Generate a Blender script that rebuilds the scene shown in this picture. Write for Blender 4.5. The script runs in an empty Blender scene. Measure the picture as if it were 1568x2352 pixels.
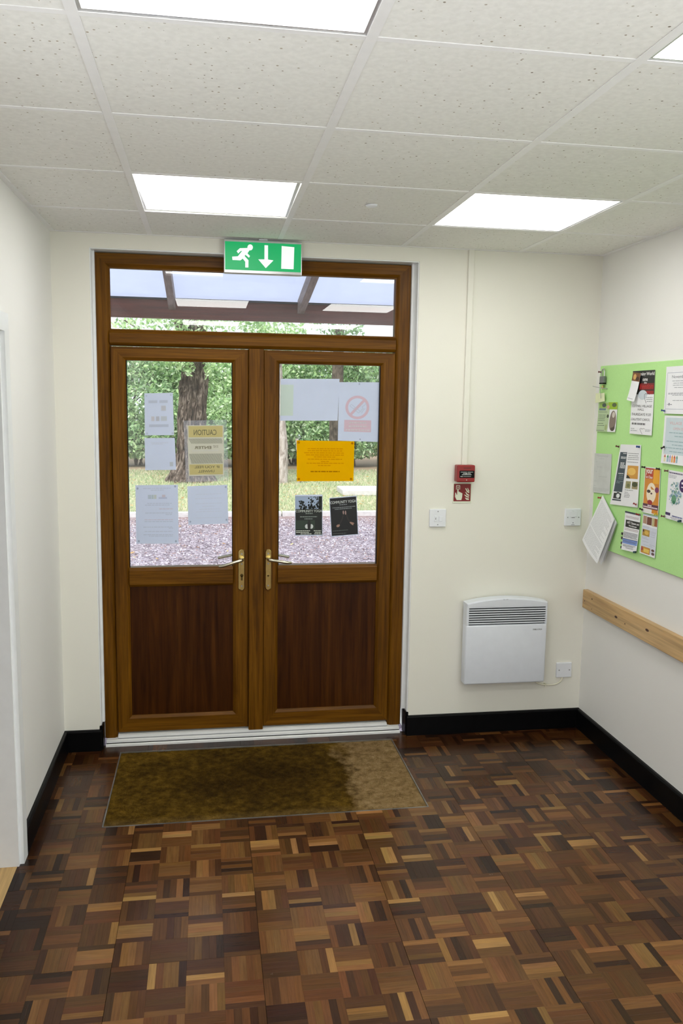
import bpy, bmesh, math, random
import numpy as np
from mathutils import Vector, Matrix, noise

C = bpy.context.scene.collection
SC = bpy.context.scene

# ------------------------------------------------------------------ camera, sky, sun, exposure
CAM_POS = (-0.23476, -4.10237, 1.74540)
CAM_R = Vector((0.9873868, -0.15757717, 0.01538662))
CAM_U = Vector((0.00579409, 0.13308089, 0.99108824))
CAM_F = Vector((0.15822054, 0.9784983, -0.13231533))
cam_data = bpy.data.cameras.new('camera')
cam = bpy.data.objects.new('camera', cam_data)
C.objects.link(cam)
M = Matrix((CAM_R, CAM_U, -CAM_F)).transposed().to_4x4()
M.translation = CAM_POS
cam.matrix_world = M
cam_data.sensor_fit = 'VERTICAL'
cam_data.sensor_height = 36.0
cam_data.lens = 1913.65 / 2352 * 36.0
cam_data.clip_start = 0.05
cam_data.clip_end = 300
SC.camera = cam

SKY = 1.30
PANEL = 6.2
world = bpy.data.worlds.new('overcast_sky')
SC.world = world
world.use_nodes = True
bgn = world.node_tree.nodes['Background']
bgn.inputs['Color'].default_value = (0.86, 0.93, 1.0, 1)
bgn.inputs['Strength'].default_value = SKY

sun_d = bpy.data.lights.new('sun', 'SUN')
sun_d.energy = 3.2
sun_d.angle = math.radians(25)
sun_d.color = (1.0, 0.96, 0.88)
sun = bpy.data.objects.new('sun', sun_d)
C.objects.link(sun)
sun.rotation_euler = (math.radians(38), 0, math.radians(-25))

for wx, wy, wlen, watt, wrot in ((-0.940 + 0.012, -2.70, 1.1, 6.0, -90), (1.7543 - 0.012, -4.20, 2.0, 44.0, 90)):
    # added fill lamps that lift the ceiling, set at made-up side-wall windows
    ad = bpy.data.lights.new('ceiling_fill', 'AREA')
    ad.shape = 'RECTANGLE'; ad.size = wlen; ad.size_y = 1.5
    ad.energy = watt; ad.color = (0.95, 0.98, 1.0)
    ao = bpy.data.objects.new('ceiling_fill', ad)
    C.objects.link(ao)
    ao.location = (wx, wy, 1.30)
    ao.rotation_euler = (math.radians(90), 0, math.radians(wrot))
SC.view_settings.view_transform = 'Standard'
SC.view_settings.look = 'None'
SC.view_settings.exposure = 0.42
SC.view_settings.gamma = 1.0
SC.view_settings.use_curve_mapping = False
SC.cycles.max_bounces = 10
SC.cycles.diffuse_bounces = 6
SC.cycles.transparent_max_bounces = 16
SC.cycles.sample_clamp_indirect = 6.0
SC.cycles.use_denoising = True

# ------------------------------------------------------------------ measured sizes (metres)
XL, XR, H = -0.940, 1.7543, 2.495
YB = -8.4                       # wall behind the camera
DR = 0.070                      # face of the door frame behind the wall face
PA, PP, PQ, PR4 = -0.4926, 0.6, 0.5936, 0.5008   # ceiling grid
BB_H, BB_T = 0.107, 0.017

# ------------------------------------------------------------------ material helpers
class NT:
    def __init__(s, name):
        s.m = bpy.data.materials.new(name)
        s.m.use_nodes = True
        s.t = s.m.node_tree
        s.b = s.t.nodes['Principled BSDF']
        s.out = s.t.nodes['Material Output']
    def n(s, kind, **kw):
        nd = s.t.nodes.new(kind)
        for k, v in kw.items():
            if k.startswith('i_'):
                key = k[2:]
                key = int(key) if key.isdigit() else key.replace('_', ' ')
                nd.inputs[key].default_value = v
            else:
                setattr(nd, k, v)
        return nd
    def l(s, a, b):
        s.t.links.new(a, b)
    def coord(s, scale=(1, 1, 1), kind='Object', rnd=0.0):
        tc = s.n('ShaderNodeTexCoord')
        mp = s.n('ShaderNodeMapping')
        mp.inputs['Scale'].default_value = scale
        s.l(tc.outputs[kind], mp.inputs['Vector'])
        if rnd:
            oi = s.n('ShaderNodeObjectInfo')
            mu = s.n('ShaderNodeMath', operation='MULTIPLY', i_1=rnd)
            s.l(oi.outputs['Random'], mu.inputs[0])
            s.l(mu.outputs[0], mp.inputs['Location'])
        return mp.outputs['Vector']
    def noise(s, vec, scale, detail=3.0, rough=0.55, dist=0.0):
        nz = s.n('ShaderNodeTexNoise')
        nz.inputs['Scale'].default_value = scale
        nz.inputs['Detail'].default_value = detail
        nz.inputs['Roughness'].default_value = rough
        nz.inputs['Distortion'].default_value = dist
        s.l(vec, nz.inputs['Vector'])
        return nz.outputs['Fac']
    def ramp(s, fac, stops, interp='LINEAR'):
        r = s.n('ShaderNodeValToRGB')
        cr = r.color_ramp
        cr.interpolation = interp
        while len(cr.elements) < len(stops):
            cr.elements.new(0.5)
        for e, (p, c) in zip(cr.elements, stops):
            e.position = p
            e.color = (*c, 1) if len(c) == 3 else c
        s.l(fac, r.inputs['Fac'])
        return r.outputs['Color']
    def mix(s, fac, a, b, blend='MIX'):
        mx = s.n('ShaderNodeMix', data_type='RGBA', blend_type=blend)
        for sock, v in ((mx.inputs[0], fac), (mx.inputs[6], a), (mx.inputs[7], b)):
            if isinstance(v, (int, float)):
                sock.default_value = v
            elif isinstance(v, tuple):
                sock.default_value = (*v, 1) if len(v) == 3 else v
            else:
                s.l(v, sock)
        return mx.outputs[2]
    def bump(s, h, strength=0.2, dist=0.01):
        b = s.n('ShaderNodeBump')
        b.inputs['Strength'].default_value = strength
        b.inputs['Distance'].default_value = dist
        s.l(h, b.inputs['Height'])
        s.l(b.outputs['Normal'], s.b.inputs['Normal'])
    def set(s, **kw):
        for k, v in kw.items():
            key = k.replace('_', ' ')
            if hasattr(v, 'is_linked'):
                s.l(v, s.b.inputs[key])
            else:
                if key == 'Base Color' and len(v) == 3:
                    v = (*v, 1)
                s.b.inputs[key].default_value = v
        return s

def plain(name, col, rough=0.5, metal=0.0, var=0.06, scale=20.0, bump=0.0):
    t = NT(name)
    vec = t.coord()
    f = t.noise(vec, scale)
    a = tuple(c * (1 - var) for c in col)
    b = tuple(min(1, c * (1 + var)) for c in col)
    t.set(Base_Color=t.ramp(f, [(0.3, a), (0.7, b)]), Roughness=rough, Metallic=metal)
    if bump:
        t.bump(f, bump, 0.004)
    return t.m

def paint(name, col):
    t = NT(name)
    vec = t.coord()
    f1 = t.noise(vec, 1.3, 4)
    f2 = t.noise(vec, 140, 3)
    a = tuple(c * 0.965 for c in col)
    c1 = t.ramp(f1, [(0.3, a), (0.7, col)])
    t.set(Base_Color=c1, Roughness=0.6)
    t.bump(f2, 0.10, 0.002)
    return t.m

def wood(name, dark, mid, light, axis, rough=0.36, scale=1.0, spec=0.5):
    t = NT(name)
    sc = [26 * scale, 26 * scale, 26 * scale]
    sc['xyz'.index(axis)] = 1.5 * scale
    vec = t.coord(tuple(sc), rnd=37.0)
    f = t.noise(vec, 1.0, 6, 0.65, 0.6)
    sc2 = [120 * scale] * 3
    sc2['xyz'.index(axis)] = 4 * scale
    f2 = t.noise(t.coord(tuple(sc2), rnd=11.0), 1.0, 3, 0.6)
    c1 = t.ramp(f, [(0.28, dark), (0.5, mid), (0.74, light)])
    c2 = t.ramp(f2, [(0.35, (0.72, 0.70, 0.66)), (0.62, (1.08, 1.06, 1.04))])
    t.set(Base_Color=t.mix(1.0, c1, c2, 'MULTIPLY'), Roughness=rough)
    t.b.inputs['Specular IOR Level'].default_value = spec
    t.bump(f2, 0.12, 0.002)
    return t.m

M_WALL_CREAM = paint('cream_wall_paint', (0.80, 0.79, 0.712))
M_WALL_WHITE = paint('off_white_wall_paint', (0.80, 0.795, 0.77))
M_WHITE = plain('white_plastic', (0.76, 0.785, 0.83), 0.35, var=0.02)
M_WHITE_TRIM = plain('white_gloss_trim', (0.80, 0.82, 0.83), 0.3, var=0.02)
M_HEATER = plain('white_enamel', (0.70, 0.735, 0.80), 0.35, var=0.02)
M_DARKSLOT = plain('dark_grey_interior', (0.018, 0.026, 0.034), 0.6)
M_BLACK = plain('black_gloss_paint', (0.003, 0.003, 0.0035), 0.34, var=0.2)
M_BLACK.node_tree.nodes['Principled BSDF'].inputs['Specular IOR Level'].default_value = 0.10
M_TEE = plain('white_steel_grid', (0.86, 0.86, 0.87), 0.45, var=0.02)
M_ALU = plain('aluminium', (0.62, 0.63, 0.64), 0.32, 0.85, var=0.06)
M_SILL = plain('white_sill', (0.78, 0.79, 0.78), 0.3, var=0.04, scale=9)
M_BRASS = plain('polished_brass', (0.72, 0.58, 0.24), 0.24, 1.0, var=0.08)
M_BRASS_DARK = plain('brass_recess', (0.10, 0.07, 0.02), 0.4, 0.8)
M_GREYMETAL = plain('grey_lever_metal', (0.60, 0.57, 0.45), 0.28, 1.0)
M_STEEL = plain('steel', (0.55, 0.56, 0.57), 0.3, 1.0)
M_LOCKBODY = plain('grey_lock_body', (0.20, 0.21, 0.22), 0.4, 0.6)
M_RED = plain('red_plastic', (0.25, 0.003, 0.005), 0.35)
M_DKRED = plain('dark_red_print', (0.20, 0.004, 0.008), 0.5)
M_GLOW = plain('cream_plate', (0.70, 0.74, 0.60), 0.4, var=0.02)
M_CABLE = plain('cream_cable', (0.74, 0.72, 0.58), 0.45)
M_SCREW = plain('screw_grey', (0.30, 0.31, 0.33), 0.4, 0.7)

FR_V = wood('oak_foil_upright', (0.062, 0.0215, 0.0008), (0.128, 0.050, 0.0018), (0.185, 0.078, 0.0045), 'z', 0.40, 1.0, 0.16)
FR_H = wood('oak_foil_level', (0.062, 0.0215, 0.0008), (0.128, 0.050, 0.0018), (0.185, 0.078, 0.0045), 'x', 0.40, 1.0, 0.16)
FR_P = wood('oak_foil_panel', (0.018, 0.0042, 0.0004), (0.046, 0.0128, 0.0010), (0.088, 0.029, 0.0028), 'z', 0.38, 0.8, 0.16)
M_PINE = wood('varnished_pine', (0.42, 0.24, 0.09), (0.55, 0.36, 0.16), (0.65, 0.46, 0.23), 'y', 0.38, 0.55)
M_LIGHTOAK = wood('light_oak_floor', (0.42, 0.25, 0.08), (0.58, 0.38, 0.15), (0.68, 0.47, 0.22), 'y', 0.3, 0.5)
M_BEAM = wood('brown_stained_beam', (0.070, 0.012, 0.006), (0.130, 0.027, 0.014), (0.19, 0.045, 0.024), 'x', 0.5, 0.6)
M_RAFTER = wood('weathered_rafter', (0.16, 0.115, 0.085), (0.26, 0.20, 0.16), (0.34, 0.27, 0.23), 'y', 0.5, 0.6)

def emission(name, col, s, base=(0.8, 0.8, 0.8)):
    t = NT(name)
    t.set(Base_Color=base, Roughness=0.4, Emission_Color=(*col, 1), Emission_Strength=s)
    return t.m

M_DIFFUSER = emission('lit_diffuser', (1.0, 0.985, 0.95), PANEL)
M_EXITGREEN = emission('lit_green', (0.0, 0.40, 0.115), 0.66, (0.0, 0.10, 0.035))
M_EXITWHITE = emission('lit_white', (0.90, 0.97, 0.93), 0.55, (0.5, 0.5, 0.5))

def glass(name, ior=1.62, tint=(0.97, 0.985, 0.985)):
    t = NT(name)
    tr = t.n('ShaderNodeBsdfTransparent')
    tr.inputs['Color'].default_value = (*tint, 1)
    gl = t.n('ShaderNodeBsdfGlossy')
    gl.inputs['Roughness'].default_value = 0.0
    fr = t.n('ShaderNodeFresnel')
    fr.inputs['IOR'].default_value = ior
    geo = t.n('ShaderNodeNewGeometry')
    # the same reflectance from inside and outside of the thin pane
    inv = t.n('ShaderNodeMath', operation='DIVIDE', i_0=1.0)
    inv.inputs[1].default_value = ior
    mxv = t.n('ShaderNodeMix', data_type='FLOAT')
    mxv.inputs[2].default_value = ior
    mxv.inputs[3].default_value = ior
    t.l(geo.outputs['Backfacing'], mxv.inputs[0])
    t.l(mxv.outputs[0], fr.inputs['IOR'])
    mx = t.n('ShaderNodeMixShader')
    t.l(fr.outputs[0], mx.inputs[0])
    t.l(tr.outputs[0], mx.inputs[1])
    t.l(gl.outputs[0], mx.inputs[2])
    t.l(mx.outputs[0], t.out.inputs['Surface'])
    return t.m
M_GLASS = glass('window_glass')

def translucent(name, col, frac=0.5, transp=0.0, rough=0.6, colour_var=0.03):
    t = NT(name)
    vec = t.coord()
    f = t.noise(vec, 9, 3)
    c = t.ramp(f, [(0.3, tuple(x * (1 - colour_var) for x in col)), (0.7, col)])
    d = t.n('ShaderNodeBsdfDiffuse')
    tl = t.n('ShaderNodeBsdfTranslucent')
    t.l(c, d.inputs['Color'])
    t.l(c, tl.inputs['Color'])
    mx = t.n('ShaderNodeMixShader', i_0=frac)
    t.l(d.outputs[0], mx.inputs[1])
    t.l(tl.outputs[0], mx.inputs[2])
    o = mx.outputs[0]
    if transp:
        tr = t.n('ShaderNodeBsdfTransparent')
        m2 = t.n('ShaderNodeMixShader', i_0=transp)
        t.l(o, m2.inputs[1])
        t.l(tr.outputs[0], m2.inputs[2])
        o = m2.outputs[0]
    t.l(o, t.out.inputs['Surface'])
    return t.m

M_PAPER = translucent('thin_white_paper', (0.83, 0.88, 0.99), 0.55)
def show(r, g, b):
    lin = tuple(((c / 255 + 0.055) / 1.055) ** 2.4 for c in (r, g, b))
    return translucent('print_through_%d_%d_%d' % (r, g, b), lin, 0.55)
M_SLEEVE = translucent('clear_plastic_sleeve', (0.80, 0.85, 0.97), 0.5, 0.86)
M_POLYCARB = translucent('polycarbonate_sheet', (0.78, 0.81, 0.92), 0.66, 0.0)
M_CARD = plain('white_card', (0.80, 0.81, 0.84), 0.55, var=0.015)

_cols = {}
def ink(r, g, b, rough=0.5):
    """flat printing ink, sRGB 0-255"""
    k = (r, g, b)
    if k not in _cols:
        lin = tuple(((c / 255 + 0.055) / 1.055) ** 2.4 if c > 10 else c / 255 / 12.92 for c in k)
        _cols[k] = plain('ink_%d_%d_%d' % k, lin, rough, var=0.03)
    return _cols[k]

# ------------------------------------------------------------------ mesh helpers
def tag(o, label=None, cat=None, group=None, kind=None):
    if label: o['label'] = label
    if cat: o['category'] = cat
    if group: o['group'] = group
    if kind: o['kind'] = kind
    return o

def root_base(p):
    while p.parent is not None:
        p = p.parent
    return Vector(p.location)

class MB:
    def __init__(s):
        s.v, s.f, s.m = [], [], []
        s.cur = 0
    def add(s, vs, fs):
        k = len(s.v)
        s.v.extend([tuple(p) for p in vs])
        for f in fs:
            s.f.append(tuple(i + k for i in f))
            s.m.append(s.cur)
        return s
    def box(s, x0, x1, y0, y1, z0, z1):
        vs = [(x, y, z) for z in (z0, z1) for y in (y0, y1) for x in (x0, x1)]
        return s.add(vs, [(0, 2, 3, 1), (4, 5, 7, 6), (0, 1, 5, 4), (2, 6, 7, 3), (0, 4, 6, 2), (1, 3, 7, 5)])
    def rbox(s, x0, x1, y0, y1, z0, z1, r=0.004, seg=2):
        bm = bmesh.new()
        bmesh.ops.create_cube(bm, size=1.0)
        for v in bm.verts:
            v.co = Vector(((x0 + x1) / 2 + v.co.x * (x1 - x0), (y0 + y1) / 2 + v.co.y * (y1 - y0), (z0 + z1) / 2 + v.co.z * (z1 - z0)))
        bmesh.ops.bevel(bm, geom=bm.edges[:], offset=r, segments=seg, profile=0.5, affect='EDGES')
        s.from_bm(bm)
        return s
    def from_bm(s, bm):
        bm.verts.index_update()
        s.add([v.co.copy() for v in bm.verts], [[v.index for v in f.verts] for f in bm.faces])
        bm.free()
    def prism(s, poly, axis, a, b):
        """2D polygon extruded along axis from a to b; poly holds the two other coordinates in xyz order"""
        def p3(p, t):
            if axis == 'x': return (t, p[0], p[1])
            if axis == 'y': return (p[0], t, p[1])
            return (p[0], p[1], t)
        n = len(poly)
        vs = [p3(p, a) for p in poly] + [p3(p, b) for p in poly]
        fs = [(i, (i + 1) % n, n + (i + 1) % n, n + i) for i in range(n)]
        fs += [tuple(range(n))[::-1], tuple(range(n, 2 * n))]
        return s.add(vs, fs)
    def cyl(s, p0, p1, r0, r1=None, n=16, cap=True):
        r1 = r0 if r1 is None else r1
        p0, p1 = Vector(p0), Vector(p1)
        d = (p1 - p0).normalized()
        a = d.orthogonal().normalized()
        b = d.cross(a)
        vs = []
        for p, r in ((p0, r0), (p1, r1)):
            for i in range(n):
                t = 2 * math.pi * i / n
                vs.append(p + (a * math.cos(t) + b * math.sin(t)) * r)
        fs = [(i, (i + 1) % n, n + (i + 1) % n, n + i) for i in range(n)]
        if cap:
            fs += [tuple(range(n))[::-1], tuple(range(n, 2 * n))]
        return s.add(vs, fs)
    def tube(s, pts, r, n=10):
        pts = [Vector(p) for p in pts]
        rs = r if isinstance(r, (list, tuple)) else [r] * len(pts)
        k = len(s.v)
        prev = None
        vs, fs = [], []
        for i, p in enumerate(pts):
            d = (pts[min(i + 1, len(pts) - 1)] - pts[max(i - 1, 0)]).normalized()
            if prev is None:
                a = d.orthogonal().normalized()
            else:
                a = (prev - d * prev.dot(d)).normalized()
            prev = a
            b = d.cross(a)
            for j in range(n):
                t = 2 * math.pi * j / n
                vs.append(p + (a * math.cos(t) + b * math.sin(t)) * rs[i])
        for i in range(len(pts) - 1):
            for j in range(n):
                fs.append((i * n + j, i * n + (j + 1) % n, (i + 1) * n + (j + 1) % n, (i + 1) * n + j))
        fs += [tuple(range(n))[::-1], tuple((len(pts) - 1) * n + j for j in range(n))]
        return s.add(vs, fs)
    def sphere(s, c, r, seg=12, rings=8, sc=(1, 1, 1)):
        bm = bmesh.new()
        bmesh.ops.create_uvsphere(bm, u_segments=seg, v_segments=rings, radius=r)
        for v in bm.verts:
            v.co = Vector((v.co.x * sc[0] + c[0], v.co.y * sc[1] + c[1], v.co.z * sc[2] + c[2]))
        s.from_bm(bm)
        return s
    def build(s, name, mats, parent=None, base=None, smooth=False, cols=None, uvs=None):
        if not isinstance(mats, (list, tuple)): mats = [mats]
        if parent is not None:
            base = root_base(parent)
        elif base is None:
            a = np.array(s.v)
            base = Vector(((a[:, 0].min() + a[:, 0].max()) / 2, (a[:, 1].min() + a[:, 1].max()) / 2, a[:, 2].min()))
        base = Vector(base)
        me = bpy.data.meshes.new(name)
        me.from_pydata([(p[0] - base.x, p[1] - base.y, p[2] - base.z) for p in s.v], [], s.f)
        for m in mats: me.materials.append(m)
        if len(mats) > 1:
            me.polygons.foreach_set('material_index', s.m)
        bm = bmesh.new()
        bm.from_mesh(me)
        bmesh.ops.recalc_face_normals(bm, faces=bm.faces[:])
        bm.to_mesh(me)
        bm.free()
        if smooth:
            me.polygons.foreach_set('use_smooth', [True] * len(me.polygons))
            try: me.set_sharp_from_angle(angle=math.radians(38))
            except Exception: pass
        me.update()
        o = bpy.data.objects.new(name, me)
        C.objects.link(o)
        if parent is not None:
            o.parent = parent
        else:
            o.location = base
        return o

def empty(name, loc, label=None, cat=None, group=None, kind=None):
    o = bpy.data.objects.new(name, None)
    o.empty_display_size = 0.1
    C.objects.link(o)
    o.location = loc
    return tag(o, label, cat, group, kind)

def cloud(name, V, F, mat, parent=None, base=(0, 0, 0), cols=None):
    """a large mesh from numpy arrays (quads or triangles), with a colour per face corner group"""
    me = bpy.data.meshes.new(name)
    base = root_base(parent) if parent is not None else Vector(base)
    V = np.asarray(V, dtype=np.float32) - np.array(base, dtype=np.float32)
    F = np.asarray(F, dtype=np.int32)
    k = F.shape[1]
    me.vertices.add(len(V)); me.vertices.foreach_set('co', V.ravel())
    me.loops.add(F.size); me.loops.foreach_set('vertex_index', F.ravel())
    me.polygons.add(len(F))
    me.polygons.foreach_set('loop_start', np.arange(0, F.size, k, dtype=np.int32))
    me.update(calc_edges=True)
    me.materials.append(mat)
    if cols is not None:
        at = me.color_attributes.new('tint', 'FLOAT_COLOR', 'POINT')
        cc = np.ones((len(V), 4), dtype=np.float32); cc[:, :3] = cols
        at.data.foreach_set('color', cc.ravel())
    o = bpy.data.objects.new(name, me)
    C.objects.link(o)
    if parent is not None: o.parent = parent
    else: o.location = base
    return o

# ------------------------------------------------------------------ the room shell
def structure(o, label):
    return tag(o, label, kind='structure')

def slab(name, mat, label, *boxes):
    mb = MB()
    for b in boxes: mb.box(*b)
    return structure(mb.build(name, mat), label)

OX0, OX1, OZ = -0.7689, 0.7983, 2.4288      # door opening in the front wall
WT = 0.26
slab('wall_front', M_WALL_CREAM, 'cream painted wall around the double door',
     (XL - 0.12, OX0, 0, WT, 0, 2.9), (OX1, XR + 0.12, 0, WT, 0, 2.9), (OX0, OX1, 0, WT, OZ, 2.9))
DY0, DY1, DZ = -1.0222, -1.90, 1.967         # doorway in the left wall
slab('wall_left', M_WALL_WHITE, 'white wall left of the double door, ending at a doorway',
     (XL - 0.12, XL, DY0, 0.0, 0, 2.9), (XL - 0.12, XL, YB, DY1, 0, 2.9), (XL - 0.12, XL, DY1, DY0, DZ, 2.9))
slab('wall_right', M_WALL_WHITE, 'white wall carrying the green noticeboard', (XR, XR + 0.12, YB, 0.0, 0, 2.9))
slab('wall_back', M_WALL_WHITE, 'white wall behind the camera', (XL - 0.12, XR + 0.12, YB - 0.12, YB, 0, 2.9))

# black skirting boards, each with a rounded top edge
def skirting(name, label, pts):
    """pts: list of (p0, p1, outward) runs in plan"""
    mb = MB()
    for (x0, y0), (x1, y1), (nx, ny), h in pts:
        sec = [(0, 0), (BB_T, 0), (BB_T, h - 0.008), (BB_T - 0.003, h - 0.002), (BB_T - 0.007, h), (0, h)]
        n = len(sec)
        vs = [(x0 + nx * w, y0 + ny * w, z) for w, z in sec] + [(x1 + nx * w, y1 + ny * w, z) for w, z in sec]
        fs = [(i, (i + 1) % n, n + (i + 1) % n, n + i) for i in range(n)] + [tuple(range(n)), tuple(range(n, 2 * n))]
        mb.add(vs, fs)
    return structure(mb.build(name, M_BLACK), label)
skirting('baseboard_front', 'black gloss skirting boards either side of the double door',
         [((XL, 0), (OX0 + 0.006, 0), (0, -1), BB_H), ((OX1 - 0.006, 0), (XR, 0), (0, -1), BB_H),
          ((OX0 - 0.004, 0), (OX0 - 0.004, DR), (1, 0), 0.125), ((OX1 + 0.004, 0), (OX1 + 0.004, DR), (-1, 0), 0.125)])
skirting('baseboard_left', 'black gloss skirting board along the left wall', [((XL, -0.9591), (XL, -BB_T), (1, 0), BB_H)])
skirting('baseboard_right', 'black gloss skirting board along the right wall', [((XR, YB), (XR, -BB_T), (-1, 0), BB_H)])

# architrave and lining of the left doorway
arch = empty('trim_1', (XL, (DY0 + DY1) / 2, 0), 'white door lining and architrave of the doorway in the left wall', kind='structure')
AW = 0.063
MB().box(XL, XL + 0.016, DY0, DY0 + AW, 0, 2.0296).build('architrave', M_WHITE_TRIM, arch)
MB().box(XL, XL + 0.016, DY1 - AW, DY1, 0, 2.0296).build('architrave', M_WHITE_TRIM, arch)
MB().box(XL, XL + 0.016, DY1, DY0, 2.0296 - AW, 2.0296).build('architrave', M_WHITE_TRIM, arch)
MB().box(XL - 0.13, XL + 0.001, DY0 - 0.018, DY0, 0, 1.967).build('lining', M_WHITE_TRIM, arch)
MB().box(XL - 0.13, XL + 0.001, DY1, DY1 + 0.018, 0, 1.967).build('lining', M_WHITE_TRIM, arch)
MB().box(XL - 0.13, XL + 0.001, DY1 + 0.018, DY0 - 0.018, 1.95, 1.967).build('lining', M_WHITE_TRIM, arch)
# the side room glimpsed through that doorway
slab('wall_side_room', M_WALL_WHITE, 'white walls and ceiling of the side room beyond the left doorway',
     (-2.72, -2.6, -3.1, -0.3, 0, 2.6), (-2.6, XL - 0.12, -0.42, -0.3, 0, 2.6), (-2.6, XL - 0.12, -3.1, -2.98, 0, 2.6),
     (-2.6, XL - 0.12, -2.98, -0.42, 2.5, 2.6))

# white liner around the door opening
liner = empty('trim_2', (0, 0.03, 0), 'white plastic liner around the reveal of the double door', kind='structure')
MB().box(OX0, OX0 + 0.005, 0.004, DR + 0.01, 0.125, OZ - 0.005).build('liner_strip', M_WHITE_TRIM, liner)
MB().box(OX1 - 0.005, OX1, 0.004, DR + 0.01, 0.125, OZ - 0.005).build('liner_strip', M_WHITE_TRIM, liner)
MB().box(OX0, OX1, 0.004, DR + 0.01, OZ - 0.005, OZ).build('liner_strip', M_WHITE_TRIM, liner)
MB().box(OX0 + 0.005, OX0 + 0.016, 0.052, DR + 0.01, 0.125, OZ - 0.005).build('cover_strip', M_WHITE_TRIM, liner)
MB().box(OX1 - 0.024, OX1 - 0.005, 0.052, DR + 0.01, 0.125, OZ - 0.005).build('cover_strip', M_WHITE_TRIM, liner)

# made-up windows out of view, one per side wall, dressing the added fill lamps
M_FROST = plain('fill_window_pane', (0.85, 0.88, 0.90), 0.5, var=0.01)
for wn, xa, sd, yc, wl, lab in (('fill_window_left', XL, 1, -2.70, 1.1, 'added frosted window behind the fill lamp on the left wall, unseen'), ('fill_window_right', XR, -1, -4.20, 2.0, 'added frosted window behind the fill lamp on the right wall, unseen')):
    w_ = empty(wn, (xa, yc, 0.50), lab, kind='structure')
    ya, yb_ = yc - wl / 2 - 0.02, yc + wl / 2 + 0.02
    MB().box(min(xa, xa + sd * 0.008), max(xa, xa + sd * 0.008), ya, yb_, 0.53, 2.07).build('fill_window_pane', M_FROST, w_)
    for b in ((ya - 0.05, ya, 0.48, 2.12), (yb_, yb_ + 0.05, 0.48, 2.12), (ya, yb_, 0.48, 0.53), (ya, yb_, 2.07, 2.12)):
        MB().box(min(xa, xa + sd * 0.03), max(xa, xa + sd * 0.03), b[0], b[1], b[2], b[3]).build('frame_bar', M_WHITE_TRIM, w_)

# ------------------------------------------------------------------ parquet floor
def parquet_mat():
    t = NT('mosaic_parquet_oak')
    at = t.n('ShaderNodeAttribute', attribute_name='tint')
    uv = t.n('ShaderNodeUVMap')
    mp = t.n('ShaderNodeMapping')
    mp.inputs['Scale'].default_value = (9, 150, 1)
    t.l(uv.outputs[0], mp.inputs['Vector'])
    g = t.noise(mp.outputs['Vector'], 1.0, 4, 0.6)
    gc = t.ramp(g, [(0.25, (0.74, 0.72, 0.70)), (0.5, (1, 1, 1)), (0.75, (1.24, 1.22, 1.18))])
    base = t.mix(1.0, at.outputs['Color'], gc, 'MULTIPLY')
    vec = t.coord()
    big = t.noise(vec, 2.2, 5, 0.6)
    bc = t.ramp(big, [(0.3, (0.80, 0.78, 0.76)), (0.65, (1.05, 1.05, 1.05))])
    base = t.mix(1.0, base, bc, 'MULTIPLY')
    # the varnish is worn pale along the walked middle; old dark red polish and painted-in wall shade along the walls
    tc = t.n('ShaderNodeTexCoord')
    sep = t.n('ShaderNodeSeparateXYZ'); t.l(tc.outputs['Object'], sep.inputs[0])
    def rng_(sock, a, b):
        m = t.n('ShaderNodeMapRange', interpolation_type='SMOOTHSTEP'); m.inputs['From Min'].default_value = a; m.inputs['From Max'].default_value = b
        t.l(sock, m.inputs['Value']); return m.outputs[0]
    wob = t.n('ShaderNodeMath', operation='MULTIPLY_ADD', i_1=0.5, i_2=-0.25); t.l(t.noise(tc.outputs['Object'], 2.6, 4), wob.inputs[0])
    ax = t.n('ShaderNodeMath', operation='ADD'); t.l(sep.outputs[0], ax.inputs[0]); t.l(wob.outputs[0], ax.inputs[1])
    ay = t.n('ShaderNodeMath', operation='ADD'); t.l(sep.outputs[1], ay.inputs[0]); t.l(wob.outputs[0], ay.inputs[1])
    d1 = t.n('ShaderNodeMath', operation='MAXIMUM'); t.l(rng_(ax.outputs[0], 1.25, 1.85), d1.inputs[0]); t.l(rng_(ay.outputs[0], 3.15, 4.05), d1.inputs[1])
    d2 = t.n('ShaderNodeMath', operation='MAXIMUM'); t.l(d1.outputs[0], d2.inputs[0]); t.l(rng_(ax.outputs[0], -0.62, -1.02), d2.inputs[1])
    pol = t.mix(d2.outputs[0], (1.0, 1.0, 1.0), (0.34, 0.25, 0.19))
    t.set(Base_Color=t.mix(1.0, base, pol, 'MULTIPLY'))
    rr = t.n('ShaderNodeMapRange')
    rr.inputs['To Min'].default_value = 0.16
    rr.inputs['To Max'].default_value = 0.32
    t.l(t.noise(vec, 7, 5, 0.65), rr.inputs['Value'])
    t.set(Roughness=rr.outputs['Result'])
    t.b.inputs['Specular IOR Level'].default_value = 0.24
    t.bump(g, 0.05, 0.0006)
    return t.m
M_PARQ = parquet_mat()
M_BED = plain('dark_floor_bed', (0.012, 0.008, 0.005), 0.6)

floor = empty('floor', (0, -4, 0), 'dark brown basket-weave mosaic parquet floor', kind='structure')
MB().box(XL - 0.006, XR, YB, 0.06, -0.06, -0.011).build('screed', M_BED, floor)
structure(MB().box(-2.6, XL - 0.0065, -2.98, -0.42, -0.06, 0.0005).build('floor_side_room', M_LIGHTOAK), 'light oak floor of the side room beyond the left doorway')

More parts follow.
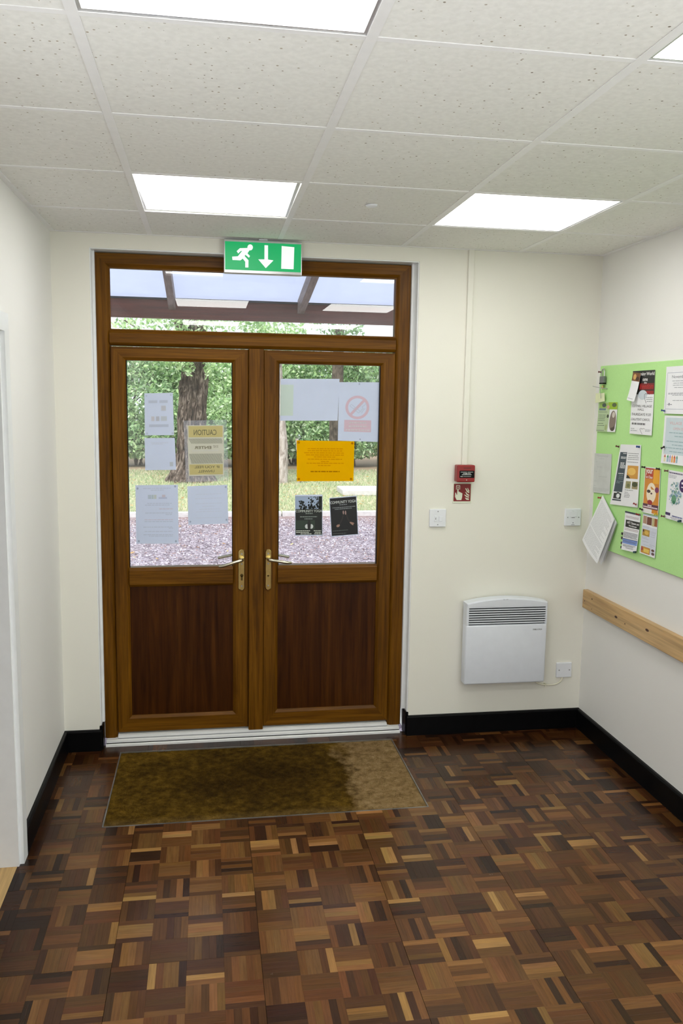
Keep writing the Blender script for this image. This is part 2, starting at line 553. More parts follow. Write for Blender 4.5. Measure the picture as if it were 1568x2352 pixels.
MATX0, MATX1, MATY0, MATY1 = -0.6705, 0.7065, -0.787, -0.045
BLK, NF = 0.115, 5
GX0, GY0 = -0.078, -1.660
random.seed(11)
PAL = [((0.033, 0.0147, 0.0076), 0.08), ((0.054, 0.0228, 0.0096), 0.16), ((0.082, 0.0342, 0.0120), 0.27), ((0.112, 0.0484, 0.0156), 0.23),
       ((0.150, 0.0693, 0.0216), 0.14), ((0.205, 0.1007, 0.0320), 0.08), ((0.300, 0.1615, 0.0544), 0.04)]
def project(p):
    d = Vector(p) - Vector(CAM_POS)
    z = d.dot(CAM_F)
    if z < 0.1: return None
    return 784 + 1913.65 * d.dot(CAM_R) / z, 1176 - 1913.65 * d.dot(CAM_U) / z, z
strips = []
nx0, nx1 = math.floor((XL - 0.06 - GX0) / BLK), math.ceil((XR - GX0) / BLK)
ny0, ny1 = math.floor((YB - GY0) / BLK), math.ceil((0.05 - GY0) / BLK)
for i in range(nx0, nx1 + 1):
    for j in range(ny0, ny1 + 1):
        bx, by = GX0 + i * BLK, GY0 + j * BLK
        horiz = (i + j) % 2 == 1        # block (-2,-1) has strips along x
        blocktone = random.uniform(0.86, 1.14)
        run = 0
        for k in range(NF):
            w = BLK / NF
            g = 0.00004
            if horiz: x0, x1, y0, y1 = bx + g, bx + BLK - g, by + k * w + g, by + (k + 1) * w - g
            else: x0, x1, y0, y1 = bx + k * w + g, bx + (k + 1) * w - g, by + g, by + BLK - g
            # open joint every four blocks
            if i % 4 == 0: x0 = max(x0, bx + 0.0012)
            if j % 4 == 0: y0 = max(y0, by + 0.0010)
            r = random.random(); acc = 0
            for c, p in PAL:
                acc += p
                if r <= acc: break
            if run and random.random() < 0.35: c = prevc
            prevc = c; run = 1
            tone = tuple(v * blocktone * random.uniform(0.92, 1.08) for v in c)
            x0, x1 = max(x0, XL - 0.006 if DY1 < (y0 + y1) / 2 < DY0 else XL), min(x1, XR)
            y0, y1 = max(y0, YB), min(y1, 0.05)
            if x1 - x0 < 0.002 or y1 - y0 < 0.002: continue
            # keep clear of the mat well
            rects = [(x0, x1, y0, y1)]
            if x1 > MATX0 and x0 < MATX1 and y1 > MATY0 and y0 < MATY1:
                rects = []
                if x0 < MATX0: rects.append((x0, MATX0, y0, y1))
                if x1 > MATX1: rects.append((MATX1, x1, y0, y1))
                xa, xb = max(x0, MATX0), min(x1, MATX1)
                if y0 < MATY0: rects.append((xa, xb, y0, MATY0))
                if y1 > MATY1: rects.append((xa, xb, MATY1, y1))
                rects = [r for r in rects if r[1] - r[0] > 0.002 and r[3] - r[2] > 0.002]
            for r in rects:
                strips.append((r, horiz, tone, random.uniform(-0.00012, 0.00012)))
def strip_geo(s, k):
    (x0, x1, y0, y1), hz, c, dz = s
    b = 0.00022
    z1 = dz
    vs = [(x0, y0, -0.0105), (x1, y0, -0.0105), (x1, y1, -0.0105), (x0, y1, -0.0105),
          (x0, y0, z1 - b), (x1, y0, z1 - b), (x1, y1, z1 - b), (x0, y1, z1 - b),
          (x0 + b, y0 + b, z1), (x1 - b, y0 + b, z1), (x1 - b, y1 - b, z1), (x0 + b, y1 - b, z1)]
    fs = [(0, 1, 5, 4), (1, 2, 6, 5), (2, 3, 7, 6), (3, 0, 4, 7), (4, 5, 9, 8), (5, 6, 10, 9), (6, 7, 11, 10), (7, 4, 8, 11), (8, 9, 10, 11), (3, 2, 1, 0)]
    return vs, [tuple(i + k for i in f) for f in fs]
def strip_mesh(name, items):
    V, F, T, U = [], [], [], []
    for s in items:
        vs, fs = strip_geo(s, len(V))
        ou, ov = random.uniform(0, 50), random.uniform(0, 50)
        V += vs; F += fs; T += [s[2]] * len(vs)
        U += [((p[0] if s[1] else p[1]) + ou, (p[1] if s[1] else p[0]) + ov) for p in vs]
    me = bpy.data.meshes.new(name)
    me.from_pydata([(p[0], p[1] + 4, p[2]) for p in V], [], F)
    at = me.color_attributes.new('tint', 'FLOAT_COLOR', 'POINT')
    at.data.foreach_set('color', np.concatenate([np.array(T), np.ones((len(T), 1))], 1).astype(np.float32).ravel())
    uvl = me.uv_layers.new(name='UVMap')
    li = np.empty(len(me.loops), dtype=np.int32); me.loops.foreach_get('vertex_index', li)
    uvl.data.foreach_set('uv', np.array(U, dtype=np.float32)[li].ravel())
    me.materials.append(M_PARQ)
    o = bpy.data.objects.new(name, me); C.objects.link(o); o.parent = floor
    return o
scored = []
for n, s in enumerate(strips):
    (x0, x1, y0, y1) = s[0]
    p = project(((x0 + x1) / 2, (y0 + y1) / 2, 0))
    vis = p and -10 < p[0] < 1578 and p[1] < 2362
    scored.append((-(x1 - x0) * (y1 - y0) / p[2] ** 3 if vis else 0, n))
scored.sort()
single = {n for sc_, n in scored[:300] if sc_ < 0}
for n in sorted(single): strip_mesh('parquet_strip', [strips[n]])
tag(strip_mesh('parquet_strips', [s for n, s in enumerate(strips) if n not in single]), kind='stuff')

# ------------------------------------------------------------------ suspended ceiling
def tile_mat():
    t = NT('fissured_ceiling_tile')
    vec = t.coord(rnd=7.0)
    vo = t.n('ShaderNodeTexVoronoi', feature='F1')
    vo.inputs['Scale'].default_value = 62
    vo.inputs['Randomness'].default_value = 1.0
    t.l(vec, vo.inputs['Vector'])
    sep = t.n('ShaderNodeSeparateColor'); t.l(vo.outputs['Color'], sep.inputs[0])
    # each cell may hold a pit of its own size
    rad = t.n('ShaderNodeMapRange'); rad.inputs['From Min'].default_value = 0.35; rad.inputs['From Max'].default_value = 1.0
    rad.inputs['To Min'].default_value = 0.0; rad.inputs['To Max'].default_value = 0.20
    t.l(sep.outputs[0], rad.inputs['Value'])
    lt = t.n('ShaderNodeMath', operation='LESS_THAN'); t.l(vo.outputs['Distance'], lt.inputs[0]); t.l(rad.outputs[0], lt.inputs[1])
    hue = t.ramp(sep.outputs[1], [(0.0, (0.22, 0.19, 0.15)), (0.5, (0.42, 0.36, 0.28)), (1.0, (0.52, 0.49, 0.44))])
    fine = t.noise(vec, 60, 3)
    basec = t.ramp(fine, [(0.35, (0.80, 0.80, 0.775)), (0.65, (0.86, 0.86, 0.835))])
    t.set(Base_Color=t.mix(lt.outputs[0], basec, hue), Roughness=0.85)
    t.bump(fine, 0.15, 0.002)
    return t.m
M_TILE = tile_mat()
ceiling = empty('ceiling', (0, -4, H), 'suspended ceiling of speckled white tiles in a white grid', kind='structure')
colx = [XL] + [PA + k * PP for k in range(4)] + [XR]
rowy = [0.0]
y = -PR4
while y > YB + 0.05:
    rowy.append(y); y -= PQ
rowy.append(YB)
TB = 0.012
def is_light(c, r):
    # row index r counts tiles from the front wall, column index c from the left wall
    return c in (1, 3) and r % 3 == 1 and r < 13
light_cells = []
for c in range(5):
    for r in range(len(rowy) - 1):
        x0, x1, y1, y0 = colx[c], colx[c + 1], rowy[r], rowy[r + 1]
        if is_light(c, r):
            light_cells.append((c, r, x0, x1, y0, y1)); continue
        MB().box(x0 + 0.003, x1 - 0.003, y0 + 0.003, y1 - 0.003, H + 0.001, H + 0.016).build('ceiling_tile', M_TILE, ceiling)
for k in range(1, 5):
    x = colx[k]
    mb = MB().box(x - TB, x + TB, YB, 0, H - 0.001, H + 0.001)
    mb.box(x - 0.002, x + 0.002, YB, 0, H + 0.001, H + 0.03)
    mb.build('main_runner', M_TEE, ceiling)
for yy in rowy[1:-1]:
    for c in range(5):
        mb = MB().box(colx[c] + (TB if c else 0), colx[c + 1] - (TB if c < 4 else 0), yy - TB * 0.75, yy + TB * 0.75, H - 0.0006, H + 0.001)
        mb.build('cross_tee', M_TEE, ceiling)
for b in ((XL, XL + 0.022, YB, 0, H - 0.002, H + 0.0005), (XR - 0.022, XR, YB, 0, H - 0.002, H + 0.0005), (XL + 0.022, XR - 0.022, -0.018, 0, H - 0.002, H + 0.0005)):
    MB().box(*b).build('wall_angle', M_TEE, ceiling)
slab('ceiling_slab', M_WALL_WHITE, 'roof deck above the suspended ceiling', (XL - 0.12, XR + 0.12, YB - 0.12, WT, 2.9, 3.0))

LABELS = {(1, 1): 'lit square ceiling panel nearest the exit sign, tilted slightly in its grid',
          (3, 1): 'lit square ceiling panel above the convector heater and front right corner',
          (1, 4): 'largest lit square ceiling panel, cut by the top edge of the photo',
          (1, 7): 'panel behind the camera, its reflection low in the left half of the transom',
          (3, 7): 'panel behind the camera, its reflection low in the right half of the transom',
          (1, 10): 'rearmost lit ceiling panel of the row above the exit sign, out of the photo',
          (3, 10): 'rearmost lit ceiling panel of the row above the heater, out of the photo',
          (3, 4): 'lit square ceiling panel showing only a corner at the top right edge'}
for c, r, x0, x1, y0, y1 in light_cells:
    L = empty('ceiling_light', ((x0 + x1) / 2, (y0 + y1) / 2, H), LABELS.get((c, r), 'lit square ceiling panel behind the camera, mirrored in the transom glass'),
              'ceiling light', 'square lit panels in the suspended ceiling')
    fx0, fx1, fy0, fy1 = x0 + 0.008, x1 - 0.008, y0 + 0.008, y1 - 0.008
    w = 0.012
    tilt = 0.0
    mb = MB()
    for b in ((fx0, fx1, fy0, fy0 + w), (fx0, fx1, fy1 - w, fy1), (fx0, fx0 + w, fy0 + w, fy1 - w), (fx1 - w, fx1, fy0 + w, fy1 - w)):
        mb.box(b[0], b[1], b[2], b[3], H + 0.0015, H + 0.014)
    fo = mb.build('frame', M_ALU, L)
    do = MB().box(fx0 + w, fx1 - w, fy0 + w, fy1 - w, H + 0.004, H + 0.012).build('diffuser', M_DIFFUSER, L)
    if (c, r) == (1, 1):
        # this panel sits a little skewed in its opening
        for o in (fo, do):
            o.rotation_euler = (0, math.radians(0.5), math.radians(-0.9))
            o.location = (-0.004, 0.0, 0.004)

o = MB().cyl((0.3947, -0.8200, 2.4950), (0.395, -0.820, H - 0.006), 0.024, 0.020, 24).build('ceiling_sensor', M_WHITE)
tag(o, 'small flat white round sensor on the ceiling tile right of the exit sign', 'sensor')

# ------------------------------------------------------------------ double door
def frame_bars(parent, outer, inner, yf, yb, ch, names, mv=FR_V, mh=FR_H, build=('l', 'r', 't', 'b'), back_ch=0.0):
    """four mitred bars between rectangle outer and rectangle inner (x0,x1,z0,z1); the inner lip is chamfered by ch"""
    ox0, ox1, oz0, oz1 = outer
    ix0, ix1, iz0, iz1 = inner
    e = 0.003
    rects = [((ox0, ox1, oz0, oz1), yb), ((ox0, ox1, oz0, oz1), yf + e), ((ox0 + e, ox1 - e, oz0 + e, oz1 - e), yf),
             ((ix0 - ch, ix1 + ch, iz0 - ch, iz1 + ch), yf), ((ix0 - ch * 0.7, ix1 + ch * 0.7, iz0 - ch * 0.7, iz1 + ch * 0.7), yf + 0.003),
             ((ix0, ix1, iz0, iz1), yf + ch * 0.9), ((ix0, ix1, iz0, iz1), yb)]
    def corners(r, y):
        x0, x1, z0, z1 = r
        return {'bl': (x0, y, z0), 'br': (x1, y, z0), 'tl': (x0, y, z1), 'tr': (x1, y, z1)}
    cs = [corners(r, y) for r, y in rects]
    sides = {'l': ('bl', 'tl'), 'r': ('br', 'tr'), 't': ('tl', 'tr'), 'b': ('bl', 'br')}
    for k in build:
        a, b = sides[k]
        n = len(cs)
        vs = [c[a] for c in cs] + [c[b] for c in cs]
        fs = [(i, (i + 1) % n, n + (i + 1) % n, n + i) for i in range(n)] + [tuple(range(n)), tuple(range(n, 2 * n))]
        MB().add(vs, fs).build(names[k], mv if k in 'lr' else mh, parent)

def midbar(parent, name, x0, x1, z0, z1, yf, yb, ch, m=FR_H):
    MB().prism([(yb, z0), (yf + ch * 0.9, z0), (yf + 0.003, z0 + ch * 0.7), (yf, z0 + ch), (yf, z1 - ch), (yf + 0.003, z1 - ch * 0.7), (yf + ch * 0.9, z1), (yb, z1)], 'x', x0, x1).build(name, m, parent)

FX0, FX1, FZ1 = -0.7555, 0.7755, 2.4195
YBK = 0.150
tr3 = empty('trim_3', (0, DR, 0), 'brown woodgrain outer frame of the double door with its transom bar', kind='structure')
fr_names = {'l': 'jamb', 'r': 'jamb', 't': 'head', 'b': 'bar'}
frame_bars(tr3, (FX0, FX1, 0.03, FZ1), (-0.6935, 0.7045, 0.03, 2.3575), DR, YBK, 0.014, fr_names, build=('l', 'r', 't'))
midbar(tr3, 'transom_bar', -0.6935, 0.7045, 1.992, 2.064, DR, YBK, 0.014)

win = empty('window_1', (0, DR, 2.06), 'wide transom window above the double door', kind='structure')
MB().box(-0.6985, 0.7095, 0.098, 0.104, 2.058, 2.362).build('glass_pane', M_GLASS, win)
MB().box(-0.6935, 0.7045, 0.084, 0.097, 2.064, 2.070).build('glazing_bead', FR_H, win)
MB().box(-0.6935, 0.7045, 0.084, 0.097, 2.3515, 2.3575).build('glazing_bead', FR_H, win)
MB().box(-0.6935, -0.6875, 0.084, 0.097, 2.070, 2.3515).build('glazing_bead', FR_V, win)
MB().box(0.6985, 0.7045, 0.084, 0.097, 2.070, 2.3515).build('glazing_bead', FR_V, win)

sill = empty('trim_4', (0, 0.03, 0), 'white double door threshold strips', kind='structure')
MB().prism([(0.026, 0.0), (0.060, 0.0), (0.060, 0.013), (0.030, 0.013), (0.026, 0.010)], 'x', FX0 + 0.008, FX1 - 0.010).build('threshold_strip', M_SILL, sill)
MB().box(FX0 + 0.01, FX1 - 0.012, 0.036, 0.060, 0.013, 0.0165).build('seal', M_BLACK, sill)
MB().prism([(0.038, 0.0165), (0.10, 0.0165), (0.10, 0.030), (0.042, 0.030), (0.038, 0.028)], 'x', FX0 + 0.01, FX1 - 0.012).build('threshold_strip', M_SILL, sill)
MB().box(-0.69, 0.70, 0.054, 0.12, 0.030, 0.0325).build('seal', plain('grey_seal', (0.16, 0.17, 0.18), .5), sill)
MB().box(-0.69, 0.70, 0.057, 0.12, 0.0325, 0.047).build('threshold_strip', M_SILL, sill)

def leaf(name, label, x0, x1, gx0, gx1):
    d = empty(name, ((x0 + x1) / 2, DR, 0.05), label, kind='structure')
    z0, z1 = 0.056, 1.987
    nm = {'l': 'stile', 'r': 'stile', 't': 'top_rail', 'b': 'bottom_rail'}
    frame_bars(d, (x0, x1, z0, z1), (gx0, gx1, 0.140, 1.923), DR + 0.001, 0.130, 0.014, nm)
    midbar(d, 'middle_rail', gx0, gx1, 0.808, 0.906, DR + 0.001, 0.130, 0.014)
    MB().box(gx0 - 0.004, gx1 + 0.004, 0.098, 0.104, 0.900, 1.928).build('glass_pane', M_GLASS, d)
    g = 0.004
    MB().box(gx0, gx0 + g, 0.086, 0.0975, 0.906, 1.923).build('glazing_seal', M_BLACK, d)
    MB().box(gx1 - g, gx1, 0.086, 0.0975, 0.906, 1.923).build('glazing_seal', M_BLACK, d)
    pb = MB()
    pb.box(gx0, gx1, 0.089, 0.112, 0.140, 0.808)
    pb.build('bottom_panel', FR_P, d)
    return d
dl = leaf('door_1', 'left leaf of the brown double door with five notices on its glass', -0.6915, -0.034, -0.6215, -0.1115)
dr_ = leaf('door_2', 'right leaf of the brown double door with the orange notice on its glass', 0.0415, 0.7035, 0.1165, 0.6315)

# false mullion fixed to the left leaf
MB().rbox(-0.0335, 0.0405, 0.050, 0.115, 0.045, 1.991, 0.004).build('mullion', FR_V, dl)

def handle(d, cx, side):
    """brass lever handle on a long backplate; side = direction of the lever"""
    z0, z1, yw, yf = 0.782, 0.994, DR + 0.001, DR - 0.008
    hw = 0.0155
    mb = MB()
    n = 10
    pts = [(cx + hw * math.cos(t), z1 - hw + hw * math.sin(t)) for t in [math.pi * i / n for i in range(n + 1)]]
    pts += [(cx + hw * math.cos(t), z0 + hw + hw * math.sin(t)) for t in [math.pi + math.pi * i / n for i in range(n + 1)]]
    inner = [(cx + (x - cx) * 0.80, (z0 + z1) / 2 + (z - (z0 + z1) / 2) * 0.975) for x, z in pts]
    m = len(pts)
    vs = [(x, yw, z) for x, z in pts] + [(x, yf + 0.003, z) for x, z in pts] + [(x, yf, z) for x, z in inner]
    fs = [tuple(range(m))]
    for a in (0, m):
        fs += [(a + i, a + (i + 1) % m, a + m + (i + 1) % m, a + m + i) for i in range(m)]
    fs.append(tuple(range(2 * m, 3 * m)))
    mb.add(vs, fs)
    h = mb.build('handle', M_BRASS, d)
    zc = 0.947
    MB().cyl((cx, yf, zc), (cx, yf - 0.014, zc), 0.0125, 0.011, 20).build('rose', M_BRASS, h)
    drop = 0.030 if side < 0 else 0.016
    le = [(cx, yf - 0.010, zc), (cx, yf - 0.034, zc), (cx + side * 0.006, yf - 0.044, zc), (cx + side * 0.022, yf - 0.048, zc - drop * 0.16),
          (cx + side * 0.065, yf - 0.048, zc - drop * 0.6), (cx + side * 0.100, yf - 0.046, zc - drop * 0.95), (cx + side * 0.113, yf - 0.040, zc - drop)]
    MB().tube(le, [0.009, 0.009, 0.009, 0.0082, 0.0075, 0.0075, 0.0065], 12).build('lever', M_GREYMETAL, h, smooth=True)
    kh = MB().cyl((cx, yf + 0.001, 0.862), (cx, yf - 0.002, 0.862), 0.0082, n=16)
    kh.box(cx - 0.004, cx + 0.004, yf - 0.002, yf + 0.001, 0.836, 0.860)
    kh.build('lock_cylinder', M_BRASS if side > 0 else M_BRASS_DARK, h)
    for zz in (0.972, 0.920, 0.806):
        MB().cyl((cx, yf + 0.001, zz), (cx, yf - 0.0012, zz), 0.0042, n=12).build('screw', M_SCREW, h)
    # the handle on the outside of the leaf, seen through the glass
    ou = MB().rbox(cx - 0.0155, cx + 0.0155, 0.130, 0.138, 0.80, 1.0, 0.003)
    o2 = ou.build('outer_handle', M_GREYMETAL, d)
    zo = 0.952
    lo = [(cx, 0.136, zo), (cx, 0.172, zo), (cx + side * 0.008, 0.182, zo), (cx + side * 0.03, 0.185, zo - 0.004), (cx + side * 0.118, 0.182, zo - 0.022)]
    MB().tube(lo, [0.009, 0.009, 0.009, 0.008, 0.0075], 10).build('lever', M_GREYMETAL, o2, smooth=True)
handle(dl, -0.0675, -1)
handle(dr_, 0.0660, 1)

# ------------------------------------------------------------------ entrance mat
def mat_mat():
    t = NT('worn_coir')
    vec = t.coord()
    f = t.noise(vec, 26, 5, 0.7)
    f2 = t.noise(vec, 5.0, 4, 0.65)
    base = t.ramp(f, [(0.28, (0.034, 0.0180, 0.0012)), (0.5, (0.108, 0.062, 0.0065)), (0.75, (0.22, 0.135, 0.022))])
    mott = t.ramp(f2, [(0.35, (0.55, 0.52, 0.5)), (0.62, (1.15, 1.12, 1.0))])
    base = t.mix(1.0, base, mott, 'MULTIPLY')
    pale = t.ramp(f, [(0.28, (0.13, 0.08, 0.028)), (0.5, (0.27, 0.175, 0.075)), (0.75, (0.40, 0.28, 0.14))])
    # trodden, darker middle of the mat
    cx = t.n('ShaderNodeVectorMath', operation='MULTIPLY'); cx.inputs[1].default_value = (1.7, 2.9, 0); t.l(vec, cx.inputs[0])
    cl = t.n('ShaderNodeVectorMath', operation='LENGTH'); t.l(cx.outputs[0], cl.inputs[0])
    cm = t.n('ShaderNodeMapRange'); cm.inputs['From Min'].default_value = 0.35; cm.inputs['From Max'].default_value = 1.15
    t.l(cl.outputs[1], cm.inputs['Value'])
    base = t.mix(1.0, base, t.ramp(cm.outputs[0], [(0.0, (0.50, 0.46, 0.42)), (1.0, (1.12, 1.10, 1.0))]), 'MULTIPLY')
    # a dry pale area on the right with a wavy edge (the left is damp and trodden)
    sep = t.n('ShaderNodeSeparateXYZ'); t.l(vec, sep.inputs[0])
    n3 = t.n('ShaderNodeMapRange'); n3.inputs['To Min'].default_value = -0.16; n3.inputs['To Max'].default_value = 0.16
    t.l(t.noise(vec, 6.5, 4, 0.6), n3.inputs['Value'])
    a = t.n('ShaderNodeMath', operation='ADD'); t.l(sep.outputs[0], a.inputs[0]); t.l(n3.outputs[0], a.inputs[1])
    b = t.n('ShaderNodeMapRange'); b.inputs['From Min'].default_value = 0.36; b.inputs['From Max'].default_value = 0.45
    t.l(a.outputs[0], b.inputs['Value'])
    c = t.mix(b.outputs[0], base, pale)
    # pale dry edge along the room side
    e = t.n('ShaderNodeMapRange'); e.inputs['From Min'].default_value = -0.30; e.inputs['From Max'].default_value = -0.37; e.inputs['To Max'].default_value = 0.30
    t.l(sep.outputs[1], e.inputs['Value'])
    c = t.mix(e.outputs[0], c, pale)
    t.set(Base_Color=c, Roughness=0.95)
    t.b.inputs['Specular IOR Level'].default_value = 0.1
    t.bump(t.noise(vec, 240, 3, 0.7), 0.9, 0.006)
    return t.m
M_MAT = mat_mat()
mat_o = empty('entrance_mat', ((MATX0 + MATX1) / 2, (MATY0 + MATY1) / 2, 0), 'worn brown coir mat sunk in the floor before the double door', 'mat')
MB().box(MATX0 + 0.004, MATX1 - 0.004, MATY0 + 0.004, MATY1 - 0.004, -0.011, -0.004).build('mat_body', M_MAT, mat_o)
mb = MB(); t_ = 0.005
for b in ((MATX0, MATX1, MATY0, MATY0 + t_), (MATX0, MATX1, MATY1 - t_, MATY1), (MATX0, MATX0 + t_, MATY0 + t_, MATY1 - t_), (MATX1 - t_, MATX1, MATY0 + t_, MATY1 - t_)):
    mb.box(b[0], b[1], b[2], b[3], -0.0108, 0.0018)
mb.build('mat_frame', plain('dull_steel_edge', (0.30, 0.30, 0.29), 0.4, 0.8, var=.3, scale=9), mat_o)
rng = np.random.default_rng(5)
N = 42000
px = rng.uniform(MATX0 + 0.007, MATX1 - 0.007, N); py = rng.uniform(MATY0 + 0.007, MATY1 - 0.007, N)
ang = rng.uniform(0, 2 * np.pi, N); ln = rng.uniform(0.003, 0.007, N); w = 0.0009
dx, dy = np.cos(ang), np.sin(ang)
p0 = np.stack([px - dy * w, py + dx * w, np.full(N, -0.0045)], 1)
p1 = np.stack([px + dy * w, py - dx * w, np.full(N, -0.0045)], 1)
p2 = np.stack([px + dx * 0.004, py + dy * 0.004, -0.0045 + ln], 1)
V = np.stack([p0, p1, p2], 1).reshape(-1, 3)
tag(cloud('pile', V, np.arange(3 * N).reshape(-1, 3), M_MAT, mat_o), kind='stuff')

# ------------------------------------------------------------------ exit sign
ex = empty('exit_sign', (0.029, -0.03, 2.331), 'lit green exit sign with running figure, hung above the double door', 'exit sign')
SX0, SX1, SZ0, SZ1, SYF = -0.155, 0.213, 2.331, 2.487, -0.045
MB().rbox(SX0, SX1, SYF, -0.010, SZ0, SZ1, 0.004).build('housing', M_ALU, ex)
gx0, gx1, gz0, gz1 = SX0 + 0.006, SX1 - 0.005, SZ0 + 0.016, SZ1 - 0.012
pan = MB().box(gx0, gx1, SYF - 0.002, SYF + 0.001, gz0, gz1).build('panel', M_EXITGREEN, ex)
def sg(px, py):
    u = (px - 245) / 1140.0
    return (gx0 + u * (gx1 - gx0), gz1 - (py - 238 - u * 42) / 405.0 * (gz1 - gz0))
def sign_poly(pts, name):
    MB().prism([sg(*p) for p in pts], 'y', SYF - 0.0035, SYF - 0.0018).build(name, M_EXITWHITE, pan)
head = [(618 + 41 * math.cos(t), 326 + 43 * math.sin(t)) for t in [2 * math.pi * i / 20 for i in range(20)]]
sign_poly(head, 'figure_head')
sign_poly([(465, 338), (575, 335), (610, 365), (578, 412), (616, 450), (600, 475), (548, 432), (535, 450), (593, 512), (592, 615), (545, 615), (545, 533), (508, 488), (473, 513), (355, 508), (350, 460), (435, 455), (500, 375), (478, 380), (440, 415), (418, 380)], 'figure_body')
sign_poly([(832, 293), (885, 295), (885, 500), (968, 512), (852, 625), (740, 498), (832, 498)], 'arrow')
sign_poly([(1090, 303), (1281, 320), (1272, 640), (1085, 632)], 'door_symbol')
MB().box(0.010, 0.050, -0.034, -0.018, 2.486, H - 0.001).build('bracket', M_WHITE, ex)

# ------------------------------------------------------------------ things on the front wall
tk = MB().rbox(1.043, 1.071, -0.016, 0.0, 1.431, H - 0.001, 0.002).build('cable_trunking', M_WALL_CREAM)
tag(tk, 'slim cream cable trunking running from the ceiling down to the red call point', 'trunking')

cp = empty('fire_call_point', (1.056, -0.02, 1.346), 'red fire alarm call point at the lower end of the wall trunking', 'fire alarm')
MB().rbox(1.009, 1.104, -0.048, 0.0, 1.346, 1.432, 0.005).build('body', M_RED, cp)
MB().rbox(1.022, 1.100, -0.0505, -0.046, 1.368, 1.404, 0.002, 1).build('window', M_BLACK, cp)
def bars(name, m, parent, items, yf):
    mb = MB()
    for x0, x1, z0, z1 in items: mb.box(x0, x1, yf - 0.0006, yf + 0.0004, z0, z1)
    return mb.build(name, m, parent)
GREYINK = ink(175, 178, 175)
bars('printed_lines', GREYINK, cp, [(1.027, 1.060, 1.396, 1.3985), (1.064, 1.092, 1.396, 1.3985), (1.040, 1.052, 1.389, 1.3925), (1.062, 1.080, 1.389, 1.3925), (1.034, 1.084, 1.3825, 1.386), (1.026, 1.040, 1.373, 1.377), (1.043, 1.082, 1.374, 1.376)], -0.0505)
MB().prism([(1.054, 1.394), (1.061, 1.390), (1.054, 1.386)], 'y', -0.0512, -0.050).build('arrow_mark', ink(235, 235, 235), cp)
MB().cyl((1.060, -0.0475, 1.357), (1.060, -0.050, 1.357), 0.0025, n=10).build('lamp_dot', GREYINK, cp)
bars('printed_lines', ink(90, 10, 12), cp, [(1.043, 1.080, 1.4155, 1.420)], -0.0480)

fs_ = empty('fire_point_sign', (1.053, -0.002, 1.235), 'small red and cream sign of a hand pressing a button, under the call point', 'sign')
MB().box(1.004, 1.103, -0.003, 0.0, 1.235, 1.335).build('plate', M_GLOW, fs_)
rx0, rx1, rz0, rz1 = 1.0085, 1.0985, 1.243, 1.333
MB().box(rx0, rx1, -0.0036, -0.0028, rz0, rz1).build('red_field', M_DKRED, fs_)
def fp(px, py):
    return (rx0 + (px - 487) / 495.0 * (rx1 - rx0), rz1 - (py - 1055) / 507.0 * (rz1 - rz0))
def fpoly(name, pts):
    MB().prism([fp(*p) for p in pts], 'y', -0.0042, -0.0034).build(name, M_GLOW, fs_)
fpoly('hand_symbol', [(590, 1190), (622, 1190), (626, 1275), (740, 1330), (735, 1440), (715, 1525), (580, 1525), (528, 1430), (530, 1310), (550, 1310), (572, 1372), (586, 1372)])
for q in ([(550, 1100), (665, 1100), (665, 1116), (550, 1116)], [(550, 1116), (566, 1116), (566, 1220), (550, 1220)], [(649, 1116), (665, 1116), (665, 1220), (649, 1220)], [(592, 1140), (622, 1140), (622, 1172), (592, 1172)]):
    fpoly('button_symbol', q)
for q in ([(820, 1190), (845, 1180), (880, 1250), (940, 1290), (940, 1330), (870, 1290)], [(880, 1175), (900, 1180), (915, 1220), (940, 1250), (940, 1280), (900, 1250)],
          [(820, 1290), (850, 1300), (890, 1350), (940, 1370), (940, 1410), (870, 1380)], [(790, 1370), (820, 1370), (880, 1410), (940, 1430), (935, 1455), (860, 1440)],
          [(815, 1450), (860, 1470), (935, 1480), (935, 1525), (860, 1515)]):
    fpoly('flame_symbol', q)

def plate(name, x0, x1, z0, z1, label, cat, proud=0.010):
    e = empty(name, ((x0 + x1) / 2, -proud / 2, z0), label, cat)
    MB().rbox(x0, x1, -proud, 0.0, z0, z1, 0.003).build('face_plate', M_WHITE, e)
    return e
s1 = plate('fused_switch', 0.8835, 0.9705, 1.1115, 1.2035, 'white fused switch plate between the right door jamb and the fire sign', 'switch')
MB().rbox(0.908, 0.922, -0.013, -0.009, 1.139, 1.170, 0.002).build('rocker', M_WHITE, s1)
MB().rbox(0.932, 0.952, -0.0125, -0.009, 1.141, 1.168, 0.002).build('fuse_carrier', M_WHITE, s1)
MB().box(0.9135, 0.9165, -0.0136, -0.0128, 1.150, 1.160).build('neon_mark', ink(120, 125, 125), s1)
for z in (1.1235, 1.1915): MB().cyl((0.927, -0.0095, z), (0.927, -0.0112, z), 0.0032, n=10).build('screw', M_SCREW, s1)
s2 = plate('heater_control', 1.6145, 1.7030, 1.1115, 1.2025, 'white control plate with small marks next to the green noticeboard', 'switch', 0.014)
MB().rbox(1.640, 1.680, -0.0165, -0.013, 1.158, 1.190, 0.002).build('button', M_WHITE, s2)
for q in ((1.651, 1.663, 1.1885, 1.1905), (1.650, 1.668, 1.1545, 1.1570), (1.650, 1.668, 1.1165, 1.1185)): bars('printed_mark', ink(110, 112, 115), s2, [q], -0.0141)
for x, z in ((1.629, 1.157), (1.690, 1.157), (1.660, 1.128)): MB().cyl((x, -0.0135, z), (x, -0.0152, z), 0.003, n=10).build('screw', M_SCREW, s2)
s3 = plate('cable_outlet', 1.6110, 1.6975, 0.2850, 0.3665, 'blank white cable outlet plate low on the wall, right of the heater', 'outlet', 0.012)
for x in (1.626, 1.684): MB().cyl((x, -0.0115, 0.326), (x, -0.0132, 0.326), 0.0035, n=10).build('screw', M_SCREW, s3)
